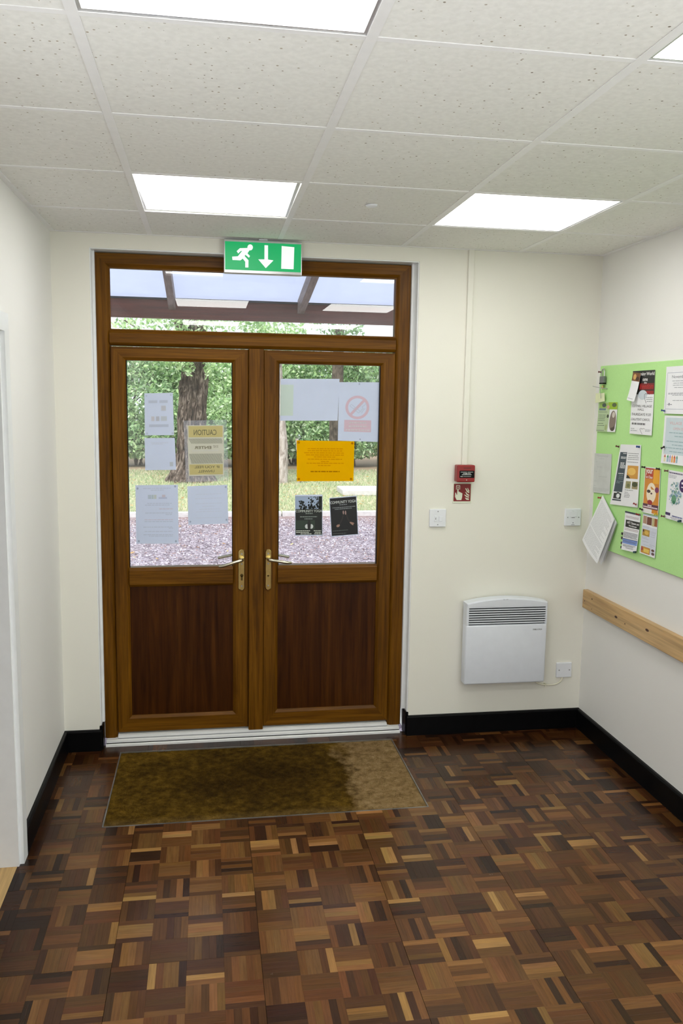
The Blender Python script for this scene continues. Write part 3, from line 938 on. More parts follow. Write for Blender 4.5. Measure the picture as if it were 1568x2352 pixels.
cab = [(1.647, -0.006, 0.287), (1.640, -0.012, 0.268), (1.615, -0.014, 0.252), (1.580, -0.014, 0.247), (1.545, -0.014, 0.249), (1.500, -0.018, 0.262), (1.480, -0.03, 0.290)]
sm = []
for i in range(len(cab) - 1):
    for k in range(4):
        t = k / 4; a = [Vector(cab[max(0, min(len(cab) - 1, i + q))]) for q in (-1, 0, 1, 2)]
        sm.append(0.5 * ((2 * a[1]) + (a[2] - a[0]) * t + (2 * a[0] - 5 * a[1] + 4 * a[2] - a[3]) * t * t + (3 * a[1] - a[0] - 3 * a[2] + a[3]) * t ** 3))
sm.append(Vector(cab[-1]))
ca = MB().tube(sm, 0.0036, 10)
ca.box(1.548, 1.554, -0.020, 0.0, 0.240, 0.256)
tag(ca.build('power_cable', M_CABLE, smooth=True), 'short cream power cable drooping from the heater to the outlet plate', 'cable')

# convector heater
HX0, HX1, HZ0, HY = 1.0745, 1.5145, 0.289, -0.082
ht = empty('convector_heater', ((HX0 + HX1) / 2, -0.04, HZ0), 'white wall-mounted convector heater with slotted grille', 'heater')
hb = MB()
hb.rbox(HX0, HX1, HY, -0.020, HZ0, 0.606, 0.008, 3)
hb.build('front_panel', M_HEATER, ht, smooth=True)
# arched cap above the grille
xs = np.linspace(HX0, HX1, 25)
arc = [(float(x), 0.7225 + 0.024 * (1 - ((x - (HX0 + HX1) / 2) / ((HX1 - HX0) / 2)) ** 2)) for x in xs]
def cap_section(k):
    """arched outline pulled in by k so that the rim is rounded"""
    m = (HX0 + HX1) / 2
    return [(m + (x - m) * (1 - k / 0.22), z - k) for x, z in arc] + [(HX1 - k, 0.704), (HX0 + k, 0.704)]
rings = [(cap_section(0.006), HY + 0.000), (cap_section(0.002), HY + 0.003), (cap_section(0.0), HY + 0.009), (cap_section(0.0), -0.020)]
vs, fs = [], []
for pts, yy in rings: vs += [(p[0], yy, p[1]) for p in pts]
n = len(rings[0][0])
for a in range(3): fs += [(a * n + i, a * n + (i + 1) % n, (a + 1) * n + (i + 1) % n, (a + 1) * n + i) for i in range(n)]
fs += [tuple(range(n)), tuple(range(3 * n, 4 * n))]
MB().add(vs, fs).build('top_cap', M_HEATER, ht)
MB().box(HX0 + 0.002, HX0 + 0.014, HY + 0.002, -0.020, 0.604, 0.706).build('side_cheek', M_HEATER, ht)
MB().box(HX1 - 0.010, HX1 - 0.002, HY + 0.002, -0.020, 0.604, 0.706).build('side_cheek', M_HEATER, ht)
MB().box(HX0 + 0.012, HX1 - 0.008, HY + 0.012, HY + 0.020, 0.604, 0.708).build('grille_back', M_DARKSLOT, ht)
for k in range(8):
    zc = 0.6125 + k * 0.01215
    MB().prism([(HY + 0.001, zc), (HY + 0.001, zc + 0.0060), (HY + 0.0045, zc + 0.0058), (HY + 0.0045, zc + 0.0005)], 'x', HX0 + 0.013, HX1 - 0.009).build('grille_slat', M_HEATER, ht)
MB().box(1.10, 1.49, -0.021, 0.0, 0.33, 0.345).build('wall_bracket', M_HEATER, ht)
MB().box(1.10, 1.49, -0.021, 0.0, 0.62, 0.635).build('wall_bracket', M_HEATER, ht)

# ------------------------------------------------------------------ wooden wall rail
rl = empty('wall_rail', (XR, -1.5, 0.677), 'varnished pine wall rail with dark knots under the noticeboard', 'rail')
MB().rbox(XR - 0.030, XR, -3.6, -0.038, 0.6775, 0.7755, 0.004).build('plank', M_PINE, rl)
KN = ink(70, 40, 22); KN2 = ink(60, 38, 20)
for (u, v_), ry, rz, m in (((1.7241, -0.4089, 0.7222)[1:], 0.014, 0.0058, KN), ((1.7241, -0.7008, 0.7373)[1:], 0.015, 0.0062, KN), ((1.7241, -0.4989, 0.7118)[1:], 0.005, 0.003, KN2),
                           ((1.7241, -0.1474, 0.7482)[1:], 0.006, 0.0032, KN2), ((1.7241, -0.0645, 0.7188)[1:], 0.005, 0.003, KN2), ((1.7241, -0.1488, 0.6954)[1:], 0.004, 0.002, KN2)):
    pts = [(u + ry * math.cos(t), v_ + rz * math.sin(t)) for t in [2 * math.pi * i / 18 for i in range(18)]]
    MB().prism(pts, 'x', XR - 0.0304, XR - 0.029).build('knot', m, rl)

def flat_text(name, string, m, parent, x0, x1, z0, z1, yf):
    cu = bpy.data.curves.new('lettering', 'FONT'); cu.body = string; cu.size = 1.0; cu.offset = 0.02; cu.resolution_u = 3
    to = bpy.data.objects.new('lettering', cu); C.objects.link(to)
    bpy.context.view_layer.update()
    me = bpy.data.meshes.new_from_object(to.evaluated_get(bpy.context.evaluated_depsgraph_get()))
    bpy.data.objects.remove(to); bpy.data.curves.remove(cu)
    xs_ = [v.co.x for v in me.vertices]; ys_ = [v.co.y for v in me.vertices]
    ax, bx, ay, by = min(xs_), max(xs_), min(ys_), max(ys_)
    mb = MB(); mb.add([(x0 + (x1 - x0) * (v.co.x - ax) / (bx - ax), yf, z0 + (z1 - z0) * (v.co.y - ay) / (by - ay)) for v in me.vertices], [tuple(p.vertices) for p in me.polygons])
    bpy.data.meshes.remove(me)
    return mb.build(name, m, parent)
flat_text('lettering', 'STIEBEL ELTRON', ink(50, 48, 46), ht, 1.437, 1.487, 0.573, 0.580, HY - 0.0004)
flat_text('lettering', 'ON  OFF', ink(140, 142, 146), ht, 1.268, 1.296, 0.738, 0.742, HY - 0.0004)

# ------------------------------------------------------------------ sheets of paper with printing
class Sheet:
    """a thin sheet hung between four corner points (top left, top right, bottom right, bottom left);
    nrm points to the reader, curl bulges the middle, lift raises the lower edge"""
    def __init__(s, q, nrm, curl=0.0, lift=0.0, th=0.0004):
        s.q = [Vector(p) for p in q]; s.n = Vector(nrm); s.curl = curl; s.lift = lift; s.th = th
    def at(s, u, v, d=0.0):
        a, b, c, e = s.q
        p = (a * (1 - u) + b * u) * (1 - v) + (e * (1 - u) + c * u) * v
        return p + s.n * (d + s.th + s.curl * 4 * u * (1 - u) * v + s.lift * v * v)
    def grid(s, mb, u0, v0, u1, v1, d, nu=6, nv=6):
        vs = [s.at(u0 + (u1 - u0) * i / nu, v0 + (v1 - v0) * j / nv, d) for j in range(nv + 1) for i in range(nu + 1)]
        fs = [(j * (nu + 1) + i, j * (nu + 1) + i + 1, (j + 1) * (nu + 1) + i + 1, (j + 1) * (nu + 1) + i) for j in range(nv) for i in range(nu)]
        mb.add(vs, fs)
    def make(s, name, mat, label, cat, group=None):
        mb = MB(); nu = nv = 8
        top = [s.at(i / nu, j / nv, 0) for j in range(nv + 1) for i in range(nu + 1)]
        bot = [s.at(i / nu, j / nv, -s.th) for j in range(nv + 1) for i in range(nu + 1)]
        K = len(top); W = nu + 1
        fs = []
        for j in range(nv):
            for i in range(nu):
                a = j * W + i
                fs.append((a, a + 1, a + W + 1, a + W)); fs.append((K + a, K + a + W, K + a + W + 1, K + a + 1))
        for i in range(nu): fs += [(i, K + i, K + i + 1, i + 1), (nv * W + i, nv * W + i + 1, K + nv * W + i + 1, K + nv * W + i)]
        for j in range(nv): fs += [(j * W, (j + 1) * W, K + (j + 1) * W, K + j * W), (j * W + nu, K + j * W + nu, K + (j + 1) * W + nu, (j + 1) * W + nu)]
        mb.add(top + bot, fs)
        c = (s.q[0] + s.q[1] + s.q[2] + s.q[3]) / 4
        lo = (s.q[2] + s.q[3]) / 2
        s.o = tag(mb.build(name, mat, base=(c.x, c.y, min(lo.z, c.z))), label, cat, group)
        return s
    def area(s, name, mat, u0, v0, u1, v1, layer=1):
        mb = MB(); s.grid(mb, u0, v0, u1, v1, 0.00018 * layer)
        return mb.build(name, mat, s.o)
    def poly(s, name, mat, pts, layer=1):
        mb = MB(); mb.add([s.at(u, v, 0.00018 * layer) for u, v in pts], [tuple(range(len(pts)))])
        return mb.build(name, mat, s.o)
    def polys(s, name, mat, lst, layer=1):
        mb = MB()
        for pts in lst: mb.add([s.at(u, v, 0.00018 * layer) for u, v in pts], [tuple(range(len(pts)))])
        return tag(mb.build(name, mat, s.o), kind='stuff')
    def lines(s, mat, rows, h=0.010, layer=1, seed=0, name='print_lines', word=(0.03, 0.09), gap=0.012):
        """rows: (v, u0, u1): a run of word-shaped marks too small to read"""
        r = random.Random(seed); mb = MB()
        for v, u0, u1 in rows:
            u = u0
            while u < u1 - 0.01:
                w = min(r.uniform(*word), u1 - u)
                s.grid(mb, u, v - h / 2, u + w, v + h / 2, 0.00018 * layer, 1, 1)
                u += w + gap
        return tag(mb.build(name, mat, s.o), kind='stuff')
    def text(s, string, mat, u0, v0, u1, v1, mirror=False, layer=2, shear=0.0, bold=0.0, name='lettering'):
        cu = bpy.data.curves.new('lettering', 'FONT')
        cu.body = string; cu.size = 1.0; cu.shear = shear; cu.offset = bold; cu.resolution_u = 3
        to = bpy.data.objects.new('lettering', cu); C.objects.link(to)
        bpy.context.view_layer.update()
        me = bpy.data.meshes.new_from_object(to.evaluated_get(bpy.context.evaluated_depsgraph_get()))
        bpy.data.objects.remove(to); bpy.data.curves.remove(cu)
        xs_ = [v.co.x for v in me.vertices]; ys_ = [v.co.y for v in me.vertices]
        ax, bx, ay, by = min(xs_), max(xs_), min(ys_), max(ys_)
        mb = MB(); vs = []
        for v in me.vertices:
            tu = (v.co.x - ax) / (bx - ax); tv = (v.co.y - ay) / (by - ay)
            if mirror: tu = 1 - tu
            vs.append(s.at(u0 + (u1 - u0) * tu, v1 + (v0 - v1) * tv, 0.00018 * layer))
        mb.add(vs, [tuple(p.vertices) for p in me.polygons])
        bpy.data.meshes.remove(me)
        return mb.build(name, mat, s.o)
    def dots(s, mat, pts, ru, rv, layer=3, name='sticky_dot'):
        for u, v in pts:
            s.poly(name, mat, [(u + ru * math.cos(t), v + rv * math.sin(t)) for t in [2 * math.pi * i / 12 for i in range(12)]], layer)

def circle(cu, cv, ru, rv, n=24, a0=0.0, a1=2 * math.pi):
    return [(cu + ru * math.cos(a0 + (a1 - a0) * i / n), cv + rv * math.sin(a0 + (a1 - a0) * i / n)) for i in range(n)]

# --- notices on the door glass (most face outwards, so their print shows through reversed)
NY = (0, -1, 0)
SHOW = show(220, 225, 234)      # print showing through
SHOW2 = show(231, 235, 244)
DOT = show(194, 201, 214)
GN = 'notices taped to the door glass'
a = Sheet([(-0.5370, 0.0965, 1.7664), (-0.4011, 0.0965, 1.7718), (-0.3975, 0.0965, 1.5649), (-0.5379, 0.0965, 1.5624)], NY).make('notice', M_PAPER, 'white notice at the top left of the left door glass, printed with small pictures', 'notice', GN)
a.area('print_block', SHOW, .14, .17, .45, .235); a.area('print_block', SHOW, .52, .17, .81, .235)
a.area('print_block', show(224, 224, 225), .58, .30, .74, .42)
for u0, u1, k in ((.23, .34, (180, 172, 172)), (.39, .51, (150, 150, 158)), (.56, .77, (165, 176, 180))): a.area('print_picture', show(*[int(q + (255 - q) * .66) for q in k]), u0, .55, u1, .66)
a.area('print_block', SHOW, .15, .74, .82, .805)
a.dots(SHOW, [(.07, .06), (.93, .05), (.08, .955), (.95, .955)], .035, .022)
b = Sheet([(-0.5395, 0.0965, 1.5490), (-0.3945, 0.0965, 1.5517), (-0.3890, 0.0965, 1.3937), (-0.5386, 0.0965, 1.3913)], NY).make('notice', M_PAPER, 'plain bluish white notice in front of the tree trunk, under the picture notice', 'notice', GN)
b.lines(SHOW2, [(.15, .22, .78), (.19, .24, .6)], .035, seed=1)
b.area('print_block', show(220, 225, 226), .80, .75, .91, .89)
sl = Sheet([(-0.3515, 0.0968, 1.6357), (-0.1402, 0.0968, 1.6445), (-0.1311, 0.0968, 1.3396), (-0.3416, 0.0968, 1.3330)], NY, th=0.0003).make('plastic_sleeve', M_SLEEVE, 'clear plastic sleeve holding the yellow caution sheet on the left door', 'sleeve')
c = Sheet([(-0.3327, 0.0958, 1.6135), (-0.1551, 0.0958, 1.6164), (-0.1542, 0.0958, 1.3659), (-0.3286, 0.0958, 1.3625)], NY).make('caution_notice', translucent('cream_sheet', (0.80, 0.79, 0.70), .45), 'yellow and white caution sheet with hatched bands, seen reversed in its sleeve', 'notice', GN)
YEL = translucent('yellow_print', (0.78, 0.70, 0.36), .5)
GREYT = show(150, 146, 122)
c.area('yellow_band', YEL, .03, .015, .97, .235); c.area('yellow_band', YEL, .03, .77, .97, .975)
c.text('CAUTION', GREYT, .17, .085, .80, .195, mirror=True, bold=0.012)
HAT = show(150, 152, 140)
for v0, v1, n in ((.26, .36, 30), (.56, .755, 32)):
    st = []
    for i in range(n):
        u = .03 + .94 * i / n
        for k in range(3):
            va, vb = v0 + (v1 - v0) * k / 3, v0 + (v1 - v0) * (k + 1) / 3
            ua = u + .9 / n * k / 3 * 2.4; ub = u + .9 / n * (k + 1) / 3 * 2.4
            if ub + .014 < .97: st.append([(ua, va), (ua + .014, va), (ub + .014, vb), (ub, vb)])
    c.polys('hatching', HAT, st, 1)
c.text('DO NOT', GREYT, .70, .395, .84, .445, mirror=True)
c.text('ENTER', GREYT, .18, .41, .65, .465, mirror=True, bold=0.02)
c.lines(show(231, 231, 227), [(.50, .12, .85)], .02, seed=4)
c.text('IF YOU FEEL', GREYT, .17, .80, .87, .85, mirror=True, bold=0.01)
c.text('UNWELL', GREYT, .27, .885, .73, .935, mirror=True, bold=0.01)
d = Sheet([(-0.5874, 0.0965, 1.3169), (-0.3813, 0.0965, 1.3189), (-0.3805, 0.0965, 1.0226), (-0.5875, 0.0965, 1.0240)], NY).make('notice', M_PAPER, 'largest white notice, low on the left of the left door glass, over the gravel', 'notice', GN)
d.lines(SHOW, [(.055, .18, .83), (.085, .36, .66)], .012, seed=2)
for u0, u1, k in ((.29, .37, (140, 165, 180)), (.38, .42, (130, 160, 150)), (.43, .49, (165, 178, 150))): d.area('print_picture', show(*[int(q + (255 - q) * .66) for q in k]), u0, .165, u1, .235)
d.area('print_picture', show(231, 222, 226), .62, .165, .70, .21); d.area('print_picture', show(217, 222, 236), .54, .205, .74, .235)
d.lines(SHOW, [(.31, .27, .87), (.34, .22, .8), (.475, .22, .87), (.50, .7, .87), (.62, .2, .87), (.715, .17, .87), (.735, .77, .87), (.79, .2, .85), (.845, .17, .87), (.87, .3, .87)], .012, seed=3)
d.lines(show(231, 222, 229), [(.405, .55, .87), (.59, .2, .87)], .012, seed=5, name='print_lines')
d.dots(DOT, [(.05, .055), (.935, .025), (.06, .955), (.935, .96)], .024, .02)
e_ = Sheet([(-0.3354, 0.0965, 1.3113), (-0.1377, 0.0965, 1.3188), (-0.1332, 0.0965, 1.1222), (-0.3320, 0.0965, 1.1170)], NY).make('notice', M_PAPER, 'white notice under the plastic sleeve, low on the right of the left door glass', 'notice', GN)
e_.lines(SHOW2, [(.22, .2, .85), (.33, .18, .85), (.46, .2, .85), (.535, .36, .68), (.61, .28, .8), (.67, .2, .83), (.83, .2, .85)], .016, seed=6)
e_.dots(DOT, [(.955, .055), (.05, .92), (.955, .90)], .022, .026)

f = Sheet([(0.1265, 0.0965, 1.8494), (0.4234, 0.0965, 1.8544), (0.4168, 0.0965, 1.6449), (0.1251, 0.0965, 1.6416)], NY).make('notice', M_PAPER, 'blank white landscape sheet at the top left of the right door glass', 'notice', GN)
f.area('print_tint', translucent('pale_green_print', (0.76, 0.86, 0.76), .45), .0, .14, .22, .88)
g = Sheet([(0.4211, 0.0955, 1.8383), (0.6344, 0.0955, 1.8416), (0.6317, 0.0955, 1.5389), (0.4193, 0.0955, 1.5443)], NY).make('no_smoking_notice', M_PAPER, 'white no smoking notice with a pale red ring on the right door glass', 'notice', GN)
PR = translucent('faded_red_print', (0.86, 0.67, 0.72), .5)
ring = []
N_ = 36
cu_, cv_ = .455, .425
for i in range(N_):
    t0, t1 = 2 * math.pi * i / N_, 2 * math.pi * (i + 1) / N_
    ring.append([(cu_ + .29 * math.cos(t0), cv_ + .20 * math.sin(t0)), (cu_ + .29 * math.cos(t1), cv_ + .20 * math.sin(t1)), (cu_ + .225 * math.cos(t1), cv_ + .155 * math.sin(t1)), (cu_ + .225 * math.cos(t0), cv_ + .155 * math.sin(t0))])
g.polys('red_ring', PR, ring, 2)
def stroke(p, w=.012, asp=.69):
    out = []
    for (x0, y0), (x1, y1) in zip(p[:-1], p[1:]):
        dx_, dy_ = x1 - x0, (y1 - y0) / asp
        L_ = math.hypot(dx_, dy_) or 1
        nx_, ny_ = -dy_ / L_ * w / 2, dx_ / L_ * w / 2 * asp
        out.append([(x0 + nx_, y0 + ny_), (x1 + nx_, y1 + ny_), (x1 - nx_, y1 - ny_), (x0 - nx_, y0 - ny_)])
    return out
g.polys('cigarette_outline', SHOW, stroke([(.27, .40), (.31, .375), (.53, .49), (.49, .52), (.27, .40)]) + stroke([(.36, .45), (.40, .425)]) + stroke([(.54, .50), (.56, .46), (.60, .45), (.57, .41), (.63, .39), (.66, .35)]) + stroke([(.56, .52), (.60, .47), (.645, .44)]), 3)
g.polys('red_bar', PR, stroke([(.30, .545), (.615, .305)], .065), 2)
g.area('red_panel', PR, .145, .64, .80, .84)
PALE = show(238, 233, 236)
g.lines(PALE, [(.685, .27, .68), (.745, .25, .70), (.81, .18, .77)], .03, layer=3, seed=7)
g.dots(DOT, [(.49, .03), (.54, .965)], .02, .014)

M_ORANGE = translucent('orange_paper', (0.97, 0.63, 0.003), .5)
h_ = Sheet([(0.2092, 0.0962, 1.5438), (0.5049, 0.0962, 1.5414), (0.5039, 0.0962, 1.3375), (0.2118, 0.0962, 1.3366)], NY).make('notice', M_ORANGE, 'bright orange landscape notice on the right door glass', 'notice', GN)
OT = show(232, 176, 10)
h_.lines(OT, [(.195, .19, .80), (.245, .19, .79), (.30, .13, .83), (.35, .16, .82), (.40, .30, .67), (.455, .19, .79), (.51, .42, .56), (.555, .17, .82), (.61, .37, .60)], .020, seed=8)
h_.lines(show(180, 125, 10), [(.76, .24, .75)], .022, seed=9)
h_.dots(show(205, 150, 20), [(.035, .05), (.965, .05), (.035, .945), (.955, .945)], .022, .03)

BLK_ = ink(8, 12, 12); W_ = ink(205, 210, 215)
y1_ = Sheet([(0.2033, 0.0962, 1.2672), (0.3444, 0.0962, 1.2682), (0.3470, 0.0962, 1.0549), (0.2050, 0.0962, 1.0553)], NY).make('yoga_poster', M_PAPER, 'dark yoga poster with pale sky and trees, left of the two on the right door', 'poster')
y1_.area('photo', ink(14, 22, 18), .015, .04, .985, .975)
y1_.area('sky_print', ink(150, 168, 195), .02, .045, .86, .345, 2)
rr = random.Random(3)
blobs = []
for i in range(120):
    cx_ = rr.choice([rr.gauss(.27, .07), rr.gauss(.60, .08), rr.uniform(.80, .96)])
    top_ = .12 if cx_ < .45 else .05
    cy_ = rr.uniform(top_, .38)
    r_ = rr.uniform(.012, .04) * (.5 + cy_ * 2)
    if .03 < cx_ - r_ and cx_ + r_ < .98: blobs.append(circle(cx_, min(cy_, .37), r_, r_ * .8, 8, rr.random()))
y1_.polys('tree_print', ink(16, 26, 22), blobs, 3)
y1_.area('grass_print', ink(36, 52, 40), .03, .62, .72, .84, 2)
y1_.poly('figure_print', ink(190, 195, 195), circle(.43, .77, .07, .055), 3); y1_.poly('figure_print', ink(190, 195, 195), circle(.59, .77, .07, .055), 3)
y1_.poly('figure_print', ink(20, 18, 18), circle(.51, .74, .06, .13), 4)
y1_.text('COMMUNITY YOGA', ink(200, 208, 200), .03, .365, .975, .425, layer=4)
y1_.lines(ink(120, 130, 125), [(.455, .38, .64), (.535, .18, .80), (.585, .34, .64)], .022, layer=4, seed=10)
y1_.lines(ink(190, 196, 185), [(.875, .04, .56), (.915, .04, .5), (.95, .2, .6), (.875, .68, .95), (.915, .72, .95), (.95, .7, .95)], .020, layer=4, seed=11)
y2_ = Sheet([(0.3790, 0.0962, 1.2512), (0.5214, 0.0962, 1.2625), (0.5352, 0.0962, 1.0582), (0.3929, 0.0962, 1.0487)], NY).make('yoga_poster', M_PAPER, 'tilted black yoga poster, right of the two on the right door', 'poster')
y2_.area('photo', ink(5, 7, 12), .02, .02, .98, .98)
y2_.text('COMMUNITY YOGA', ink(205, 212, 212), .03, .095, .965, .165, layer=3)
y2_.lines(ink(120, 126, 130), [(.20, .36, .64), (.265, .1, .94), (.305, .18, .80)], .02, layer=3, seed=12)
SKIN = ink(150, 118, 104)
y2_.polys('figure_print', ink(34, 28, 28), stroke([(.50, .42), (.42, .58), (.30, .72)], .05) + stroke([(.58, .42), (.64, .58), (.76, .70)], .05), 3)
y2_.polys('figure_print', ink(158, 130, 126), [circle(.485, .40, .025, .05, 10), circle(.565, .41, .025, .055, 10)], 4)
y2_.polys('figure_print', SKIN, [[(.20, .735), (.24, .70), (.32, .695), (.335, .72), (.30, .76), (.23, .765)], [(.69, .665), (.74, .655), (.84, .68), (.875, .71), (.84, .70), (.82, .75), (.74, .71)]], 4)
y2_.lines(ink(80, 88, 84), [(.855, .06, .62), (.93, .06, .55)], .018, layer=3, seed=13)

# ------------------------------------------------------------------ green noticeboard on the right wall
BX = XR - 0.012
def felt():
    t = NT('green_felt')
    vec = t.coord()
    f = t.noise(vec, 420, 3, 0.7); f2 = t.noise(vec, 2.0, 3)
    c = t.ramp(f, [(0.3, (0.44, 0.74, 0.29)), (0.7, (0.51, 0.81, 0.35))])
    t.set(Base_Color=t.mix(1.0, c, t.ramp(f2, [(0.3, (0.96, 0.96, 0.96)), (0.7, (1.02, 1.02, 1.02))]), 'MULTIPLY'), Roughness=0.9)
    t.b.inputs['Specular IOR Level'].default_value = 0.1
    t.bump(f, 0.25, 0.002)
    return t.m
nb = MB().add([], [])
BY0 = -2.1
zt0, zb0 = 1.9405, 1.022
nb.rbox(BX, XR - 0.0006, BY0, -0.060, zb0, zt0, 0.003)
tag(nb.build('noticeboard', felt()), 'large bright green felt noticeboard on the right wall', 'noticeboard')

NX = (-1, 0, 0)
GB = 'sheets pinned on the green noticeboard'
SX = BX - 0.0006
GREY = ink(150, 156, 160); DK = ink(60, 66, 72); TXT = ink(150, 154, 162)
# small green leaflet
p1 = Sheet([(1.7405, -0.0726, 1.7580), (1.7405, -0.2686, 1.7588), (1.7405, -0.2709, 1.6142), (1.7405, -0.0685, 1.6094)], NX, lift=0.006, curl=0.003).make('leaflet', M_CARD, 'small green and white leaflet with a portrait, hung under the padlock', 'leaflet', GB)
p1.area('print_tint', ink(178, 200, 160), .0, .0, .62, 1.0); p1.area('green_header', ink(150, 186, 40), .52, .0, 1, .24, 2); p1.area('print_tint', ink(150, 186, 90), .04, .02, .5, .2, 2)
p1.poly('print_picture', ink(70, 84, 84), circle(.30, .10, .11, .07), 3); p1.poly('print_picture', ink(80, 96, 62), circle(.84, .09, .12, .07), 3); p1.poly('print_picture', ink(196, 160, 140), circle(.52, .16, .08, .06), 3)
p1.poly('print_picture', ink(128, 112, 104), circle(.82, .62, .16, .34), 2); p1.poly('print_picture', ink(205, 196, 188), circle(.84, .42, .07, .10), 3); p1.poly('print_picture', ink(74, 62, 56), circle(.86, .85, .10, .12), 3)
p1.poly('print_picture', ink(56, 66, 50), circle(.55, .47, .055, .06), 3); p1.poly('print_picture', ink(160, 176, 120), circle(.52, .85, .06, .10), 3)
p1.lines(ink(96, 116, 140), [(.24, .05, .42)], .07, seed=20, layer=3); p1.lines(ink(80, 92, 84), [(.33, .03, .5), (.44, .05, .42), (.50, .05, .44), (.56, .05, .42), (.62, .05, .42), (.72, .05, .36), (.79, .03, .44), (.96, .02, .44)], .016, seed=21, layer=3)
# tall club flyer with handwriting
p2 = Sheet([(1.7400, -0.4006, 1.9045), (1.7400, -0.5990, 1.9039), (1.7400, -0.6113, 1.6121), (1.7400, -0.4102, 1.6129)], NX, curl=0.004, lift=0.004).make('flyer', M_CARD, 'tall flyer with black and red top and handwriting, in the middle of the noticeboard', 'flyer', GB)
p2.area('dark_print', ink(18, 18, 24), .0, .0, 1, .37); p2.area('red_print', ink(120, 24, 30), .34, .20, .98, .30, 2); p2.area('red_print', ink(150, 26, 30), .55, .315, .98, .37, 3)
p2.poly('glow_print', ink(196, 206, 214), circle(.52, .38, .20, .075), 4)
p2.text('ming World', ink(225, 225, 225), .36, .025, .98, .095, layer=4, bold=.02)
p2.text('come', ink(230, 230, 230), .48, .125, .70, .165, layer=4, bold=.02); p2.text('the', ink(230, 230, 230), .55, .175, .67, .205, layer=4, bold=.02)
p2.text('freedom', ink(190, 40, 40), .36, .205, .97, .285, layer=5, shear=.3)
PEN = ink(60, 60, 66)
p2.polys('drawn_heart', PEN, stroke([(.70, .51), (.62, .44), (.60, .38), (.66, .355), (.70, .37), (.76, .355), (.82, .375)], .014, .38) + stroke([(.62, .99), (.55, .95), (.50, .915), (.56, .90), (.60, .915), (.66, .90), (.72, .91)], .012, .38), 5)
p2.text('COTHILL VILLAGE', PEN, .07, .535, .94, .572, layer=4, shear=.1); p2.text('HALL', PEN, .34, .59, .62, .625, layer=4, shear=.1); p2.text('THURSDAYS 9.30', PEN, .06, .665, .92, .705, layer=4, shear=.1)
p2.text('CALL/TEXT CAROL', PEN, .05, .745, .90, .782, layer=4, shear=.1); p2.lines(PEN, [(.835, .10, .72)], .03, layer=4, seed=22, word=(.02, .05), gap=.02)
p2.lines(GREY, [(.915, .06, .26), (.945, .06, .38), (.92, .74, .94), (.94, .74, .92), (.42, .68, .95), (.45, .68, .95), (.48, .72, .95)], .010, seed=23, layer=4)
p3 = Sheet([(1.7330, -0.4144, 1.8985), (1.7330, -0.4861, 1.8918), (1.7330, -0.4656, 1.7617), (1.7330, -0.3960, 1.7708)], NX, curl=0.004, lift=0.014).make('leaflet', M_CARD, 'narrow white leaflet with brown picture, hanging over the corner of the handwritten flyer', 'leaflet', GB)
p3.area('picture', ink(120, 74, 36), .0, .0, 1, .30); p3.poly('print_picture', ink(206, 160, 96), circle(.35, .15, .2, .1), 2); p3.poly('print_picture', ink(66, 36, 20), circle(.72, .20, .2, .07), 2); p3.lines(GREY, [(.92, .1, .8)], .02, seed=24)
def rect_from(p_top, w, h, dy=0.0, shear=0.0):
    """sheet on the board: p_top = top left corner; the board runs towards -y"""
    x, y, z = p_top
    return [(x, y, z), (x, y - w, z + dy), (x, y - w + shear, z + dy - h), (x, y + shear, z - h)]
p4 = Sheet(rect_from((1.7400, -0.6911, 1.9138), .297, .202, 0.0, -.008), NX, lift=.005).make('notice', M_CARD, 'white bordered landscape sheet at the top right of the visible noticeboard', 'notice', GB)
p4.polys('border_line', ink(150, 156, 176), [[(.04, .13), (.96, .13), (.96, .138), (.04, .138)], [(.04, .13), (.046, .13), (.046, .90), (.04, .90)], [(.04, .895), (.96, .895), (.96, .903), (.04, .903)]], 1)
p4.text('November', ink(96, 100, 112), .17, .19, .55, .25); p4.lines(TXT, [(.31, .18, .7), (.355, .21, .6), (.40, .2, .6), (.45, .24, .6), (.565, .09, .8), (.585, .09, .8), (.61, .2, .8), (.72, .22, .6)], .012, seed=25, word=(.04, .12))
p4.polys('print_mark', ink(70, 78, 96), [circle(.135, .80, .014, .030, 10), [(.08, .80), (.11, .80), (.11, .808), (.08, .808)], [(.165, .80), (.21, .80), (.21, .812), (.165, .812)]], 2)
p5 = Sheet(rect_from((1.7400, -0.7028, 1.7034), .297, .207, 0.0, -.006), NX, lift=.008).make('notice', M_CARD, 'pale blue sheet with small coloured houses drawn along its bottom edge', 'notice', GB)
p5.area('print_tint', ink(196, 210, 216), .05, .04, 1, .80); p5.text('VILLAGE CAFE', ink(205, 160, 165), .15, .12, .70, .18); p5.text('OPEN DAY', ink(205, 160, 165), .25, .24, .60, .29)
p5.lines(ink(150, 176, 184), [(.35, .15, .8), (.42, .3, .8), (.53, .1, .8), (.60, .25, .8), (.665, .1, .7), (.74, .2, .8)], .02, seed=26, word=(.04, .12), layer=2)
for u, k1, k2 in ((.075, (222, 214, 170), (190, 90, 70)), (.155, (150, 180, 196), (40, 150, 100)), (.215, (180, 180, 205), (140, 140, 190)), (.275, (226, 172, 96), (226, 150, 80)), (.335, (222, 140, 80), (190, 84, 60)), (.395, (150, 180, 196), (90, 150, 120))):
    p5.area('house_print', ink(*k1), u, .86, u + .045, .96, 2); p5.poly('roof_print', ink(*k2), [(u - .004, .865), (u + .049, .865), (u + .022, .80)], 3)
